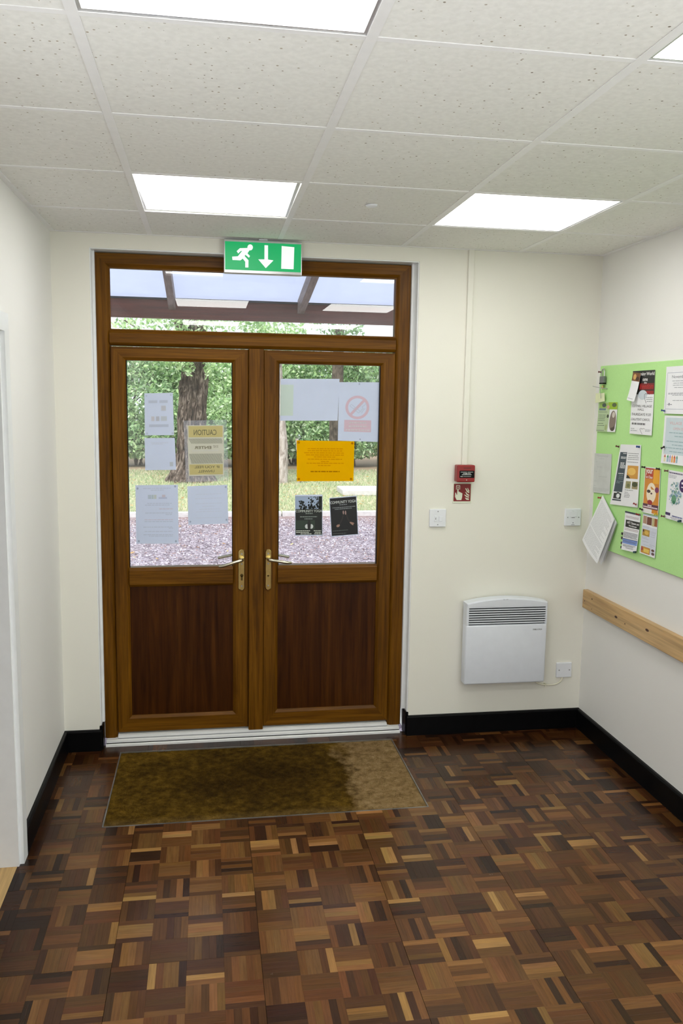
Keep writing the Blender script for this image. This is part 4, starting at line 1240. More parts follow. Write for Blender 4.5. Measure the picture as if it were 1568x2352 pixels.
# camera flyer
p6 = Sheet([(1.7385, -0.3274, 1.5575), (1.7385, -0.5209, 1.5642), (1.7385, -0.5313, 1.2741), (1.7385, -0.2619, 1.2578)], NX, curl=-0.002, lift=.004).make('flyer', M_CARD, 'white flyer with slate grey stripe and printed camera on the noticeboard', 'flyer', GB)
SLATE = ink(58, 72, 84)
p6.area('slate_stripe', SLATE, .05, .125, .375, .78); p6.area('slate_stripe', SLATE, .05, .905, .375, .93)
p6.area('white_field', ink(228, 230, 232), .05, .78, .375, .905, 2)
p6.area('camera_print', ink(28, 32, 36), .075, .80, .355, .895, 3); p6.area('camera_print', ink(28, 32, 36), .18, .785, .28, .81, 3); p6.poly('camera_print', ink(70, 84, 92), circle(.235, .845, .085, .045), 4); p6.poly('camera_print', ink(225, 228, 230), circle(.245, .845, .065, .036), 5)
p6.area('photo_print', ink(206, 150, 62), .47, .335, .93, .545); p6.poly('photo_print', ink(232, 190, 96), circle(.66, .43, .17, .06), 2); p6.poly('photo_print', ink(48, 40, 24), [(.47, .545), (.47, .49), (.55, .50), (.64, .545)], 3)
p6.area('photo_print', ink(150, 146, 104), .47, .59, .67, .71); p6.area('photo_print', ink(160, 146, 110), .72, .59, .95, .71); p6.poly('photo_print', ink(66, 74, 46), circle(.83, .635, .11, .04), 2); p6.poly('photo_print', ink(112, 118, 76), circle(.58, .66, .06, .03), 2)
p6.lines(ink(225, 228, 230), [(.145, .20, .36), (.205, .12, .36), (.225, .12, .36), (.30, .14, .32), (.32, .14, .32), (.34, .14, .36), (.36, .14, .36), (.38, .14, .36), (.475, .12, .34)], .012, seed=27, layer=3)
p6.lines(ink(130, 150, 150), [(.505, .16, .34), (.535, .16, .34), (.565, .16, .34), (.605, .1, .36), (.63, .1, .25)], .010, seed=28, layer=3)
p6.lines(ink(150, 152, 156), [(.14, .43, .93), (.175, .46, .90), (.205, .43, .93), (.235, .43, .93), (.28, .43, .9), (.735, .47, .78), (.775, .47, .6), (.80, .47, .66), (.825, .47, .68), (.85, .47, .66)], .012, seed=29)
# orange flyer
p7 = Sheet([(1.7395, -0.5669, 1.4680), (1.7395, -0.6995, 1.4716), (1.7395, -0.7089, 1.2616), (1.7395, -0.5704, 1.2596)], NX, curl=.002, lift=.003).make('flyer', M_CARD, 'orange flyer with red corner reading your in white letters', 'flyer', GB)
p7.area('orange_print', ink(206, 134, 44), .03, .02, .97, .98); p7.area('yellow_print', ink(226, 164, 42), .57, .05, .95, .34, 2); p7.area('red_panel', ink(176, 62, 40), .06, .02, .57, .25, 2)
p7.text('your', ink(236, 232, 228), .08, .05, .52, .175, layer=3, bold=.02); p7.text('1st Class', ink(236, 232, 228), .08, .185, .53, .24, layer=3, bold=.015)
p7.poly('print_picture', ink(236, 224, 200), circle(.50, .55, .30, .22), 2); p7.poly('print_picture', ink(66, 52, 46), circle(.34, .52, .12, .035), 3); p7.poly('print_picture', ink(160, 44, 44), circle(.46, .75, .16, .05), 3); p7.poly('print_picture', ink(80, 52, 60), circle(.52, .56, .06, .02), 3)
p7.poly('purple_badge', ink(120, 48, 92), circle(.84, .47, .12, .06), 4)
p7.area('purple_band', ink(88, 44, 66), .02, .795, .98, .895, 4); p7.lines(ink(226, 210, 216), [(.825, .34, .6), (.862, .06, .95)], .03, layer=5, seed=30)
p7.area('white_field', ink(230, 228, 226), .03, .90, .62, .98, 3)
p8 = Sheet([(1.7400, -0.5745, 1.2541), (1.7400, -0.7029, 1.2559), (1.7400, -0.7047, 1.0688), (1.7400, -0.5721, 1.0695)], NX, lift=.004).make('flyer', M_CARD, 'white sheet of small food pictures under the orange flyer', 'flyer', GB)
p8.area('print_tint', ink(206, 212, 226), .02, .30, .98, .95)
p8.area('blue_line', ink(140, 180, 205), .02, .01, .98, .025, 2)
for u0, v0, u1, v1, k in ((.04, .05, .28, .24, (176, 140, 116)), (.30, .06, .62, .25, (110, 60, 44)), (.64, .06, .80, .26, (190, 180, 130)), (.80, .06, .98, .25, (150, 84, 40)), (.06, .38, .54, .54, (176, 140, 60)), (.06, .81, .66, .97, (196, 140, 52))):
    p8.area('print_picture', ink(*k), u0, v0, u1, v1, 2)
p8.area('print_picture', ink(226, 196, 92), .24, .85, .60, .94, 3); p8.poly('print_picture', ink(170, 70, 64), circle(.13, .87, .07, .05), 3); p8.poly('print_picture', ink(96, 60, 50), circle(.84, .84, .10, .03), 3); p8.poly('print_picture', ink(100, 70, 76), circle(.86, .92, .10, .035), 3)
p8.poly('print_picture', ink(216, 176, 80), circle(.34, .46, .14, .05), 3); p8.poly('print_picture', ink(70, 40, 22), circle(.12, .42, .05, .03), 3)
p8.lines(ink(170, 174, 190), [(.30, .08, .5), (.33, .08, .46), (.40, .6, .95), (.43, .6, .95), (.47, .6, .92), (.52, .6, .9), (.58, .06, .4), (.61, .06, .5), (.68, .1, .5), (.72, .6, .95), (.76, .2, .8)], .010, seed=31, layer=2)
# classes notice
p9 = Sheet([(1.7385, -0.4102, 1.2440), (1.7385, -0.5553, 1.2470), (1.7385, -0.5507, 1.0656), (1.7385, -0.4089, 1.0566)], NX, curl=.002, lift=.008).make('notice', M_CARD, 'white classes notice with black heading box and blue band, at the noticeboard foot', 'notice', GB)
p9.area('dark_header', ink(50, 58, 74), .0, .0, 1, .045); p9.area('black_box', ink(14, 14, 16), .10, .215, 1, .40, 2)
p9.text('ART Classes and', ink(235, 235, 238), .20, .245, .96, .305, layer=4, bold=.02); p9.text('Workshops', ink(235, 235, 238), .32, .33, .84, .385, layer=4, bold=.02)
p9.area('blue_band', ink(120, 150, 214), .02, .70, .98, .83, 2); p9.area('blue_line', ink(40, 52, 92), .02, .70, .98, .715, 3)
p9.lines(ink(150, 120, 126), [(.44, .08, .95), (.47, .08, .95), (.12, .1, .9), (.15, .1, .9)], .012, seed=32); p9.lines(ink(90, 96, 112), [(.54, .05, .95), (.57, .05, .95), (.60, .05, .95), (.63, .05, .9), (.66, .05, .95), (.75, .05, .95), (.78, .05, .9), (.86, .1, .9), (.89, .1, .8), (.93, .3, .8)], .013, seed=33, layer=4)
# faint grey sheet
p10 = Sheet([(1.7405, -0.0542, 1.4968), (1.7405, -0.2381, 1.5043), (1.7405, -0.2466, 1.3050), (1.7405, -0.0615, 1.2946)], NX, lift=.003).make('notice', plain('grey_paper', (0.56, 0.58, 0.57), .6), 'faint grey sheet at the left edge of the noticeboard, above the hanging papers', 'notice', GB)
LG = ink(176, 180, 180)
p10.lines(LG, [(.05, .1, .85), (.075, .2, .8), (.21, .1, .2), (.13, .3, .6), (.34, .2, .45), (.46, .1, .2), (.58, .3, .8), (.70, .05, .2), (.82, .05, .15), (.88, .05, .95), (.91, .05, .95), (.94, .05, .8)], .012, seed=34)
# hanging papers swung out by one pin: a stack of three sheets
def hang(name, dxo, pts, label, seed=0, lines_=True):
    s = Sheet(pts, Vector((-0.86, -0.50, 0.06)).normalized(), curl=.010, th=.0008).make(name, M_CARD, label, 'papers', 'papers hanging from one red pin at the corner of the noticeboard')
    if lines_:
        rows = []
        k = .08
        rq = random.Random(seed)
        while k < .95:
            rows.append((k, .06, rq.choice([.92, .9, .7, .85])))
            k += .028 if rq.random() < .85 else .06
        s.lines(ink(186, 188, 192), rows, .010, seed=seed)
    return s
q1 = [(1.7330, -0.1831, 1.2928), (1.7180, -0.3473, 1.1945), (1.6900, -0.2511, 0.9549), (1.6900, -0.0698, 1.0466)]
hang('hanging_papers', 0, q1, 'topmost printed white sheet hanging askew off the lower left of the noticeboard', 40)
q2 = [(1.7360, -0.1805, 1.2916), (1.7280, -0.3515, 1.1811), (1.7160, -0.2462, 0.9502), (1.7160, -0.0839, 1.0367)]
hang('hanging_papers', 0, q2, 'second white sheet showing its edge behind the topmost hanging sheet', 41, False)
q3 = [(1.7375, -0.1801, 1.2893), (1.7350, -0.3454, 1.1737), (1.7320, -0.2365, 0.9580), (1.7320, -0.1012, 1.0326)]
hang('hanging_papers', 0, q3, 'rearmost white sheet of the hanging papers, nearest the green felt', 42, False)
# poster cut by the frame
p11 = Sheet(rect_from((1.7400, -0.7641, 1.4705), .148, .210, -.002, -.003), NX, curl=.002, lift=.004).make('poster', M_CARD, 'white poster with a blue and green splash, at the right edge of the photo', 'poster', GB)
p11.lines(ink(100, 90, 120), [(.05, .04, .75)], .03, seed=43); p11.lines(ink(150, 152, 160), [(.10, .03, .45), (.125, .03, .45), (.15, .03, .40)], .010, seed=44)
rr = random.Random(9)
for i in range(150):
    t = rr.uniform(0, 2 * math.pi); rad = rr.uniform(.0, 1)
    cu2, cv2 = .46 + .34 * rad * math.cos(t), .48 + .27 * rad * math.sin(t)
    k = rr.choice([(110, 150, 160), (120, 160, 140), (104, 146, 126), (150, 176, 196), (176, 200, 204), (190, 206, 194), (120, 148, 172)])
    p11.poly('splash_print', ink(*k), circle(cu2, cv2, rr.uniform(.012, .045), rr.uniform(.010, .035), 9, rr.random()), 1 + i % 4)
p11.poly('splash_print', ink(96, 150, 116), circle(.40, .58, .13, .09), 5); p11.poly('splash_print', ink(40, 110, 84), circle(.42, .64, .05, .04), 6)
p11.poly('purple_badge', ink(58, 32, 92), circle(.80, .27, .17, .13), 7)
p11.area('white_mark', ink(230, 228, 236), .73, .20, .88, .24, 8); p11.area('white_mark', ink(230, 228, 236), .73, .29, .88, .31, 8)
p11.area('purple_tab', ink(58, 36, 90), .0, .87, .28, .925, 3); p11.lines(ink(90, 96, 150), [(.92, .38, .9)], .03, seed=45); p11.lines(ink(110, 112, 120), [(.955, .3, .9), (.98, .35, .9)], .010, seed=46)

# push pins
def pin(p, col, label, d=(-1, 0.25, 0.1), back=0.0):
    p = Vector(p); d = Vector(d).normalized()
    e = empty('push_pin', p, label, 'push pin', 'push pins in the noticeboard')
    MB().cyl(p + d * -0.003, p + d * 0.004, 0.0009, n=6).build('needle', M_STEEL, e)
    b = MB()
    b.cyl(p + d * 0.003, p + d * 0.0055, 0.0052, 0.0052, 12); b.cyl(p + d * 0.0055, p + d * 0.0150, 0.0034, 0.0026, 12); b.cyl(p + d * 0.0150, p + d * 0.0185, 0.0048, 0.0050, 12)
    b.build('grip', col, e, smooth=False)
    return e
PBLUE = plain('blue_pin', (0.02, 0.05, 0.22), .3); PRED = plain('red_pin', (0.30, 0.015, 0.015), .3); PBLK = plain('dark_pin', (0.018, 0.014, 0.012), .3)
PBRN = plain('maroon_pin', (0.10, 0.012, 0.012), .3); PGRN = plain('dark_teal_pin', (0.012, 0.05, 0.06), .3); PYEL = plain('yellow_pin', (0.65, 0.42, 0.03), .3)
PQX = 1.7372
pin((1.7368, -0.3205, 1.5444), PBRN, 'dark maroon push pin at the top left corner of the camera flyer', (-1, .9, .25))
pin((1.7368, -0.5085, 1.5551), PBLUE, 'blue push pin at the top right corner of the camera flyer', (-1, -.4, .1))
pin((1.7320, -0.5285, 1.2867), PRED, 'red push pin at the bottom right corner of the camera flyer', (-1, .8, .5))
pin((1.7368, -0.5744, 1.4656), PBLK, 'black push pin at the top left corner of the orange flyer', (-1, .1, .1))
pin((1.7368, -0.6992, 1.4680), PBLK, 'black push pin at the top right corner of the orange flyer', (-1, .1, .1))
pin((1.7340, -0.5822, 1.2703), PBLK, 'black push pin at the bottom left corner of the orange flyer', (-1, .3, .4))
pin((1.7340, -0.7126, 1.2680), PYEL, 'yellow push pin at the bottom right corner of the orange flyer', (-1, .1, .1))
pin((1.7368, -0.5491, 1.2425), PRED, 'red push pin at the top right of the black-headed classes notice', (-1, .5, .3))
pin((1.7290, -0.5489, 1.0687), PGRN, 'grey-green push pin at the foot of the black-headed classes notice', (-1, -.7, .1))
pin((1.7320, -0.1735, 1.2786), PRED, 'red push pin holding the askew hanging papers', (-1, .9, .0))
pin((1.7340, -0.7170, 1.7230), PBLUE, 'dark blue push pin at the lower left of the bordered landscape sheet', (-1, .6, .2))
pin((1.7350, -0.7284, 1.5694), PBLK, 'black push pin beside the small drawn houses', (-1, .0, -.5))
pin((1.7368, -0.7704, 1.4663), PBRN, 'maroon push pin at the top left of the splash poster', (-1, .8, .0))
pin((1.7340, -0.7720, 1.2666), PBRN, 'maroon push pin at the bottom left of the splash poster', (-1, .8, .1))
pin((1.7340, -0.8934, 1.2650), PGRN, 'teal push pin at the bottom of the splash poster', (-1, -.5, .0))
pin((1.7400, -0.0849, 1.9090), PBRN, 'brown push pin that the padlock hangs from', (-1, .2, .1))
for k, (u, v_) in enumerate(((1429, 1225.5), (1428.7, 1235.5), (1428.3, 1247), (1427.5, 1257))):
    p = Vector((1.7395, -0.3944, 1.1310)) if False else None
TABS = [(1.7400, -0.3934, 1.1308), (1.7400, -0.3939, 1.1096), (1.7400, -0.3947, 1.0852), (1.7400, -0.3943, 1.0638)]
for p, w_ in zip(TABS, ('top', 'second', 'third', 'lowest')):
    x, yy, zz = p
    t_ = MB().rbox(x - 0.004, x + 0.002, yy - 0.008, yy + 0.006, zz - 0.006, zz + 0.006, 0.001, 1)
    tag(t_.build('spiral_tab', PBLK), '%s of the four small black tabs at the left edge of the classes notice' % w_, 'tab', 'black tabs beside the classes notice')

# padlock, key and tag
lk = empty('padlock', (1.7300, -0.1180, 1.8623), 'grey steel padlock hanging at the top left corner of the noticeboard', 'padlock')
c0 = Vector((1.7300, -0.1184, 1.8699))
MB().rbox(c0.x - 0.008, c0.x + 0.008, c0.y - 0.022, c0.y + 0.022, c0.z - 0.016, c0.z + 0.018, 0.003).build('lock_body', M_LOCKBODY, lk)
MB().rbox(c0.x - 0.0085, c0.x + 0.0085, c0.y - 0.0225, c0.y + 0.0225, c0.z - 0.021, c0.z - 0.014, 0.002).build('lock_base', M_BLACK, lk)
sh = [(c0.x, c0.y - 0.014, c0.z + 0.014)] + [(c0.x, c0.y - 0.014 * math.cos(t), c0.z + 0.040 + 0.014 * math.sin(t)) for t in [math.pi * i / 10 for i in range(11)]] + [(c0.x, c0.y + 0.014, c0.z + 0.014)]
MB().tube(sh, 0.0032, 8).build('shackle', M_STEEL, lk, smooth=True)
ky = empty('key', (1.7300, -0.0930, 1.8334), 'small key on a wire sticking out under the padlock', 'key')
k0, k1_ = Vector((1.7000, -0.0742, 1.8386)), Vector((1.7385, -0.1546, 1.8252))
MB().tube([k0, (k0 + k1_) / 2 + Vector((0, 0, -.002)), k1_], 0.0022, 8).build('wire', M_STEEL, ky)
kb = MB(); m_ = Vector((1.7350, -0.1138, 1.8332)); kb.cyl(m_ + Vector((-.003, 0, 0)), m_ + Vector((.001, 0, 0)), 0.010, n=14); kb.build('key_bow', M_BRASS, ky)
mt = (k0 + k1_) / 2
MB().tube([mt, mt + Vector((.004, -.002, -.03)), mt + Vector((.006, -.004, -.055))], 0.0011, 6).build('string', M_SCREW, ky)
tg = Sheet([(1.7300, -0.0507, 1.8031), (1.7300, -0.1462, 1.8046), (1.7300, -0.1537, 1.7625), (1.7300, -0.0509, 1.7533)], NX, curl=.003, th=.0006).make('key_tag', plain('cream_tag', (0.72, 0.76, 0.50), .6), 'pale yellow paper tag below the padlock key', 'tag')

# ------------------------------------------------------------------ added fill windows, out of view
# ------------------------------------------------------------------ outside: canopy
M_SHADOW_LINE = plain('dark_shadow_line', (0.03, 0.03, 0.032), .5)
cn = empty('porch_canopy', (0, 1.7, 2.27), 'timber porch canopy with translucent roof outside the transom window', 'canopy')
BY = 1.68
MB().rbox(-2.2, 2.4, BY, BY + 0.05, 2.272, 2.398, 0.004).build('front_beam', M_BEAM, cn)
def rafter(x):
    sec = 0.045
    y0_, z0_, y1_, z1_ = WT + 0.03, 2.575, BY, 2.330
    mb = MB()
    mb.prism([(y0_, z0_), (y1_, z1_), (y1_, z1_ + 0.085), (y0_, z0_ + 0.085)], 'x', x - sec / 2, x + sec / 2)
    mb.build('rafter', M_RAFTER, cn)
for x in (-1.86, -1.16, -0.462, 0.398, 1.16, 1.95): rafter(x)
MB().rbox(-2.2, 2.4, WT, WT + 0.035, 2.56, 2.70, 0.004).build('wall_plate', M_BEAM, cn)
xs2 = [-2.2, -1.86, -1.16, -0.462, 0.398, 1.16, 1.95, 2.4]
for a_, b_ in zip(xs2[:-1], xs2[1:]):
    MB().prism([(WT + 0.0, 2.665), (1.86, 2.392), (1.86, 2.402), (WT + 0.0, 2.675)], 'x', a_ + .003, b_ - .003).build('roof_sheet', M_POLYCARB, cn)
MB().box(-2.2, 2.4, BY - 0.012, BY, 2.392, 2.404).build('shadow_line', M_SHADOW_LINE, cn)  # dark strip that paints in the shadow line along the beam top
for x in (-2.05, 2.25):
    MB().rbox(x - 0.05, x + 0.05, BY - 0.05, BY + 0.05, -0.05, 2.272, 0.006).build('post', M_BEAM, cn)

# ------------------------------------------------------------------ outside: ground
GZ = -0.05
def gravel_mat():
    t = NT('pinkish_gravel')
    vec = t.coord()
    vo = t.n('ShaderNodeTexVoronoi'); vo.inputs['Scale'].default_value = 42; t.l(vec, vo.inputs['Vector'])
    sp = t.n('ShaderNodeSeparateColor'); t.l(vo.outputs['Color'], sp.inputs[0])
    c = t.ramp(sp.outputs[0], [(0.0, (0.10, 0.078, 0.10)), (0.35, (0.19, 0.155, 0.195)), (0.7, (0.31, 0.265, 0.32)), (1.0, (0.52, 0.475, 0.54))])
    big = t.noise(vec, 0.9, 4)
    c = t.mix(1.0, c, t.ramp(big, [(0.3, (0.86, 0.82, 0.80)), (0.7, (1.06, 1.05, 1.06))]), 'MULTIPLY')
    # leaf litter along the kerb
    sx = t.n('ShaderNodeSeparateXYZ'); t.l(vec, sx.inputs[0])
    mr = t.n('ShaderNodeMapRange'); mr.inputs['From Min'].default_value = 3.0; mr.inputs['From Max'].default_value = 4.1; mr.inputs['To Max'].default_value = 0.7
    t.l(sx.outputs[1], mr.inputs['Value'])
    nm = t.n('ShaderNodeMath', operation='MULTIPLY'); t.l(mr.outputs[0], nm.inputs[0]); t.l(t.noise(vec, 5, 4), nm.inputs[1])
    c = t.mix(nm.outputs[0], c, (0.30, 0.16, 0.10))
    t.set(Base_Color=c, Roughness=0.85)
    t.bump(vo.outputs['Distance'], 0.6, 0.01)
    return t.m
def lawn_mat():
    t = NT('dry_lawn')
    vec = t.coord()
    f = t.noise(vec, 1.1, 5, .6); f2 = t.noise(vec, 30, 3)
    c = t.ramp(f, [(0.32, (0.34, 0.40, 0.20)), (0.52, (0.48, 0.49, 0.29)), (0.72, (0.58, 0.50, 0.36))])
    c = t.mix(1.0, c, t.ramp(f2, [(0.3, (0.75, 0.75, 0.75)), (0.7, (1.15, 1.15, 1.1))]), 'MULTIPLY')
    sx = t.n('ShaderNodeSeparateXYZ'); t.l(vec, sx.inputs[0])
    mr = t.n('ShaderNodeMapRange'); mr.inputs['From Min'].default_value = -5.2; mr.inputs['From Max'].default_value = -2.6
    t.l(sx.outputs[1], mr.inputs['Value'])
    c = t.mix(mr.outputs[0], c, (0.27, 0.19, 0.12))
    t.set(Base_Color=c, Roughness=0.95)
    return t.m
structure(MB().box(-14, 16, WT, 8.70, GZ - 0.2, GZ).build('ground_gravel', gravel_mat(), base=(0, 4.5, GZ)), 'pinkish gravel yard outside the double door')
structure(MB().box(-14, 16, 8.80, 34, GZ - 0.2, GZ + 0.03).build('ground_lawn', lawn_mat(), base=(0, 20, GZ)), 'dry grass lawn beyond the kerb outside')
kb_ = empty('kerb', (0, 8.75, GZ), 'pale concrete kerb between gravel and grass outside', kind='structure')
M_CONC = plain('pale_concrete', (0.56, 0.53, 0.54), .8, var=.12, scale=14, bump=.3)
for k in range(-9, 10):
    MB().rbox(k * 0.9 + 0.006, k * 0.9 + 0.894, 8.70, 8.80, GZ - 0.15, GZ + 0.075, 0.012, 2).build('kerb_stone', M_CONC, kb_)
sb = MB().rbox(2.25, 3.6, 11.15, 11.9, GZ + 0.03, GZ + 0.15, 0.02)
tag(sb.build('stone_slab', M_CONC), 'low pale concrete slab on the grass, seen right of the yoga posters', 'slab')

def tinted(name, frac=.35, rough=.6):
    t = NT(name)
    at = t.n('ShaderNodeAttribute', attribute_name='tint')
    d_ = t.n('ShaderNodeBsdfDiffuse'); tl = t.n('ShaderNodeBsdfTranslucent')
    t.l(at.outputs['Color'], d_.inputs['Color']); t.l(at.outputs['Color'], tl.inputs['Color'])
    mx = t.n('ShaderNodeMixShader', i_0=frac)
    t.l(d_.outputs[0], mx.inputs[1]); t.l(tl.outputs[0], mx.inputs[2])
    t.l(mx.outputs[0], t.out.inputs['Surface'])
    return t.m
M_LEAF = tinted('leaf_surface', .42)
M_BLADE = tinted('grass_blade', .3)
M_STONE = tinted('loose_stone', .0)
rng = np.random.default_rng(21)
def pick(cols, n):
    cols = np.array(cols); i = rng.integers(0, len(cols), n)
    return cols[i] * rng.uniform(.8, 1.2, (n, 1))
# loose stones on the gravel
N = 26000
gy = WT + 0.1 + (8.35 - WT) * np.sqrt(rng.uniform(0.02, 1, N)); gx = rng.uniform(-4.2, 5.2, N); r = rng.uniform(.005, .017, N)
a_ = rng.uniform(0, 6.28, N)
V = np.zeros((N, 5, 3))
for k in range(4):
    V[:, k, 0] = gx + r * np.cos(a_ + k * 1.57) * rng.uniform(.7, 1.2, N); V[:, k, 1] = gy + r * np.sin(a_ + k * 1.57) * rng.uniform(.7, 1.2, N); V[:, k, 2] = GZ - 0.001
V[:, 4, 0] = gx; V[:, 4, 1] = gy; V[:, 4, 2] = GZ + r * .8
F = np.array([[0, 1, 4], [1, 2, 4], [2, 3, 4], [3, 0, 4]])[None] + (np.arange(N) * 5)[:, None, None]
tc = np.repeat(pick([(.13, .10, .125), (.24, .20, .24), (.37, .32, .37), (.56, .52, .57), (.30, .21, .21)], N)[:, None], 5, 1).reshape(-1, 3)
o = cloud('gravel_stones', V.reshape(-1, 3), F.reshape(-1, 3), M_STONE, None, (0, 4.5, GZ), tc)
tag(o, 'loose gravel stones scattered over the yard outside', 'gravel', kind='stuff')
# grass blades
N = 60000
gy = 8.82 + 8.0 * rng.uniform(0, 1, N) ** 1.3; gx = rng.uniform(-5, 6.5, N); hh = rng.uniform(.025, .07, N); a_ = rng.uniform(0, 6.28, N); w = .006 + .004 * (gy - 8.8) / 6
V = np.zeros((N, 3, 3))
V[:, 0] = np.stack([gx - np.cos(a_) * w, gy - np.sin(a_) * w, np.full(N, GZ + .028)], 1)
V[:, 1] = np.stack([gx + np.cos(a_) * w, gy + np.sin(a_) * w, np.full(N, GZ + .028)], 1)
V[:, 2] = np.stack([gx + rng.normal(0, .02, N), gy + rng.normal(0, .02, N), GZ + .03 + hh], 1)
tc = np.repeat(pick([(.38, .46, .27), (.48, .53, .35), (.58, .55, .41), (.64, .56, .43), (.33, .42, .24)], N)[:, None], 3, 1).reshape(-1, 3)
tag(cloud('grass', V.reshape(-1, 3), np.arange(3 * N).reshape(-1, 3), M_BLADE, None, (0, 12, GZ), tc), 'short dry grass growing beyond the kerb outside', 'grass', kind='stuff')

def leaf_cards(P, size, cols):
    """diamond leaves with random facing"""
    n = len(P)
    d = rng.normal(size=(n, 3)); d /= np.linalg.norm(d, axis=1)[:, None]
    e = rng.normal(size=(n, 3)); e -= d * (d * e).sum(1)[:, None]; e /= np.linalg.norm(e, axis=1)[:, None]
    s_ = size * rng.uniform(.6, 1.3, (n, 1))
    V = np.stack([P - d * s_, P + e * s_ * .48, P + d * s_, P - e * s_ * .48], 1).reshape(-1, 3)
    return V, np.arange(4 * n).reshape(-1, 4), np.repeat(pick(cols, n)[:, None], 4, 1).reshape(-1, 3)
# fallen leaves
N = 1500
P = np.stack([rng.uniform(-5, 6, N), np.where(rng.uniform(size=N) < .93, rng.uniform(8.9, 15.5, N), rng.uniform(1.0, 8.6, N)), np.full(N, GZ + .045)], 1)
P[:, 2] = np.where(P[:, 1] < 8.7, GZ + .012, GZ + .055)
V, F, tc = leaf_cards(P, .038, [(.62, .34, .10), (.70, .46, .20), (.46, .22, .09), (.72, .60, .30)])
V[:, 2] = np.repeat(P[:, 2], 4) + rng.uniform(-.006, .012, 4 * N)
tag(cloud('fallen_leaves', V, F, M_LEAF, None, (0, 10, GZ), tc), 'orange fallen leaves scattered on the grass and gravel outside', 'leaves', kind='stuff')

def bark_mat(name, dark, mid, light, sc=1.0):
    t = NT(name)
    vec = t.coord((7 * sc, 7 * sc, 2.2 * sc))
    f = t.noise(vec, 1.6, 6, .7, .8)
    t.set(Base_Color=t.ramp(f, [(0.34, dark), (0.5, mid), (0.68, light)]), Roughness=.9)
    t.bump(f, .8, .03)
    return t.m
def trunk_mesh(path, radii, name, mat, parent, amp=.05, n=96, lobes=None):
    """an uneven trunk with deep upright furrows"""
    path = [Vector(p) for p in path]
    V, F = [], []
    rings = 0
    sub = 26
    for i in range(len(path) - 1):
        for k in range(sub):
            t_ = k / sub
            p = path[i].lerp(path[i + 1], t_); r = radii[i] * (1 - t_) + radii[i + 1] * t_
            for j in range(n):
                th = 2 * math.pi * j / n
                q = Vector((math.cos(th), math.sin(th), 0))
                nz = noise.noise(Vector((q.x * 3.2, q.y * 3.2, p.z * 2.0))) * .35 + min(.5, abs(noise.noise(Vector((q.x * 5.5 + p.z * .8, q.y * 5.5, p.z * 3.2)))) * 1.6)
                rr_ = r * (1 + (lobes(th, p.z) if lobes else 0)) + amp * (nz - .25)
                V.append((p.x + q.x * rr_, p.y + q.y * rr_, p.z))
            rings += 1
    for a in range(rings - 1):
        for j in range(n):
            F.append((a * n + j, a * n + (j + 1) % n, (a + 1) * n + (j + 1) % n, (a + 1) * n + j))
    F.append(tuple((rings - 1) * n + j for j in range(n)))
    mb = MB(); mb.add(V, F)
    return mb.build(name, mat, parent, smooth=False)

GREENS = [(0.38, 0.56, 0.27), (0.50, 0.68, 0.34), (0.61, 0.77, 0.45), (0.29, 0.45, 0.23), (0.68, 0.81, 0.54), (0.77, 0.86, 0.68)]
DKGREENS = [(0.18, 0.31, 0.15), (0.25, 0.40, 0.20), (0.34, 0.49, 0.28), (0.43, 0.59, 0.37)]
def ell(n, c, r, shell=.55):
    d = rng.normal(size=(n, 3)); d /= np.linalg.norm(d, axis=1)[:, None]
    return np.array(c) + d * np.array(r) * (shell + (1 - shell) * rng.uniform(0, 1, (n, 1)) ** .6)
def clumps(blobs, per, size=.05):
    return np.concatenate([ell(int(per * b[1][0] * b[1][2]), b[0], b[1]) for b in blobs])

BARK = bark_mat('furrowed_bark', (.012, .008, .006), (.085, .058, .045), (.36, .29, .25))
TY = 14.1
tr = empty('tree', (-0.56, TY, GZ), 'large tree with deeply furrowed bark seen through the left door glass', 'tree', 'trees outside')
trunk_mesh([(-0.575, TY, GZ - .1), (-0.57, TY, .35), (-0.57, TY, 1.2), (-0.52, TY, 1.9), (-0.49, TY, 2.6), (-0.42, TY, 3.4), (-0.20, TY, 5.0)], [.50, .330, .270, .285, .235, .17, .10], 'trunk', BARK, tr, .10,
           lobes=lambda th, z: (.34 * max(0, math.cos(th - 3.5)) + .22 * max(0, math.cos(th - 5.6))) * max(0, 1 - (z + .1) / .55))
trunk_mesh([(-0.56, TY, 2.05), (-0.70, TY + .05, 2.9), (-0.85, TY + .1, 3.5), (-1.1, TY + .2, 4.6)], [.12, .13, .10, .06], 'branch', BARK, tr, .03, 28)
trunk_mesh([(-0.45, TY, 2.3), (-1.0, TY - .3, 2.75), (-1.9, TY - .7, 3.3)], [.06, .045, .02], 'branch', BARK, tr, .01, 16)
crown = [((-1.35, TY - .2, 3.05), (.9, .8, .5)), ((.3, TY - .1, 3.15), (1.0, .8, .55)), ((-.4, TY + .1, 3.9), (1.7, 1.2, .7)), ((1.25, TY, 3.5), (.9, .8, .5)), ((-.9, TY - .6, 2.65), (.5, .4, .22)), ((-.1, TY - .6, 2.75), (.45, .4, .25))]
P = clumps(crown, 2300); V, F, tc = leaf_cards(P, .055, GREENS)
tag(cloud('foliage', V, F, M_LEAF, tr, cols=tc), kind='stuff')
# hanging sprays in front of the trunk
P = np.concatenate([ell(90, (-.62 + rng.uniform(-.5, .5), TY - .55, 2.55 + rng.uniform(-.30, .3)), (.14, .1, .22), .1) for k in range(10)])
V, F, tc = leaf_cards(P, .05, GREENS)
tag(cloud('leaf_sprays', V, F, M_LEAF, tr, cols=tc), kind='stuff')

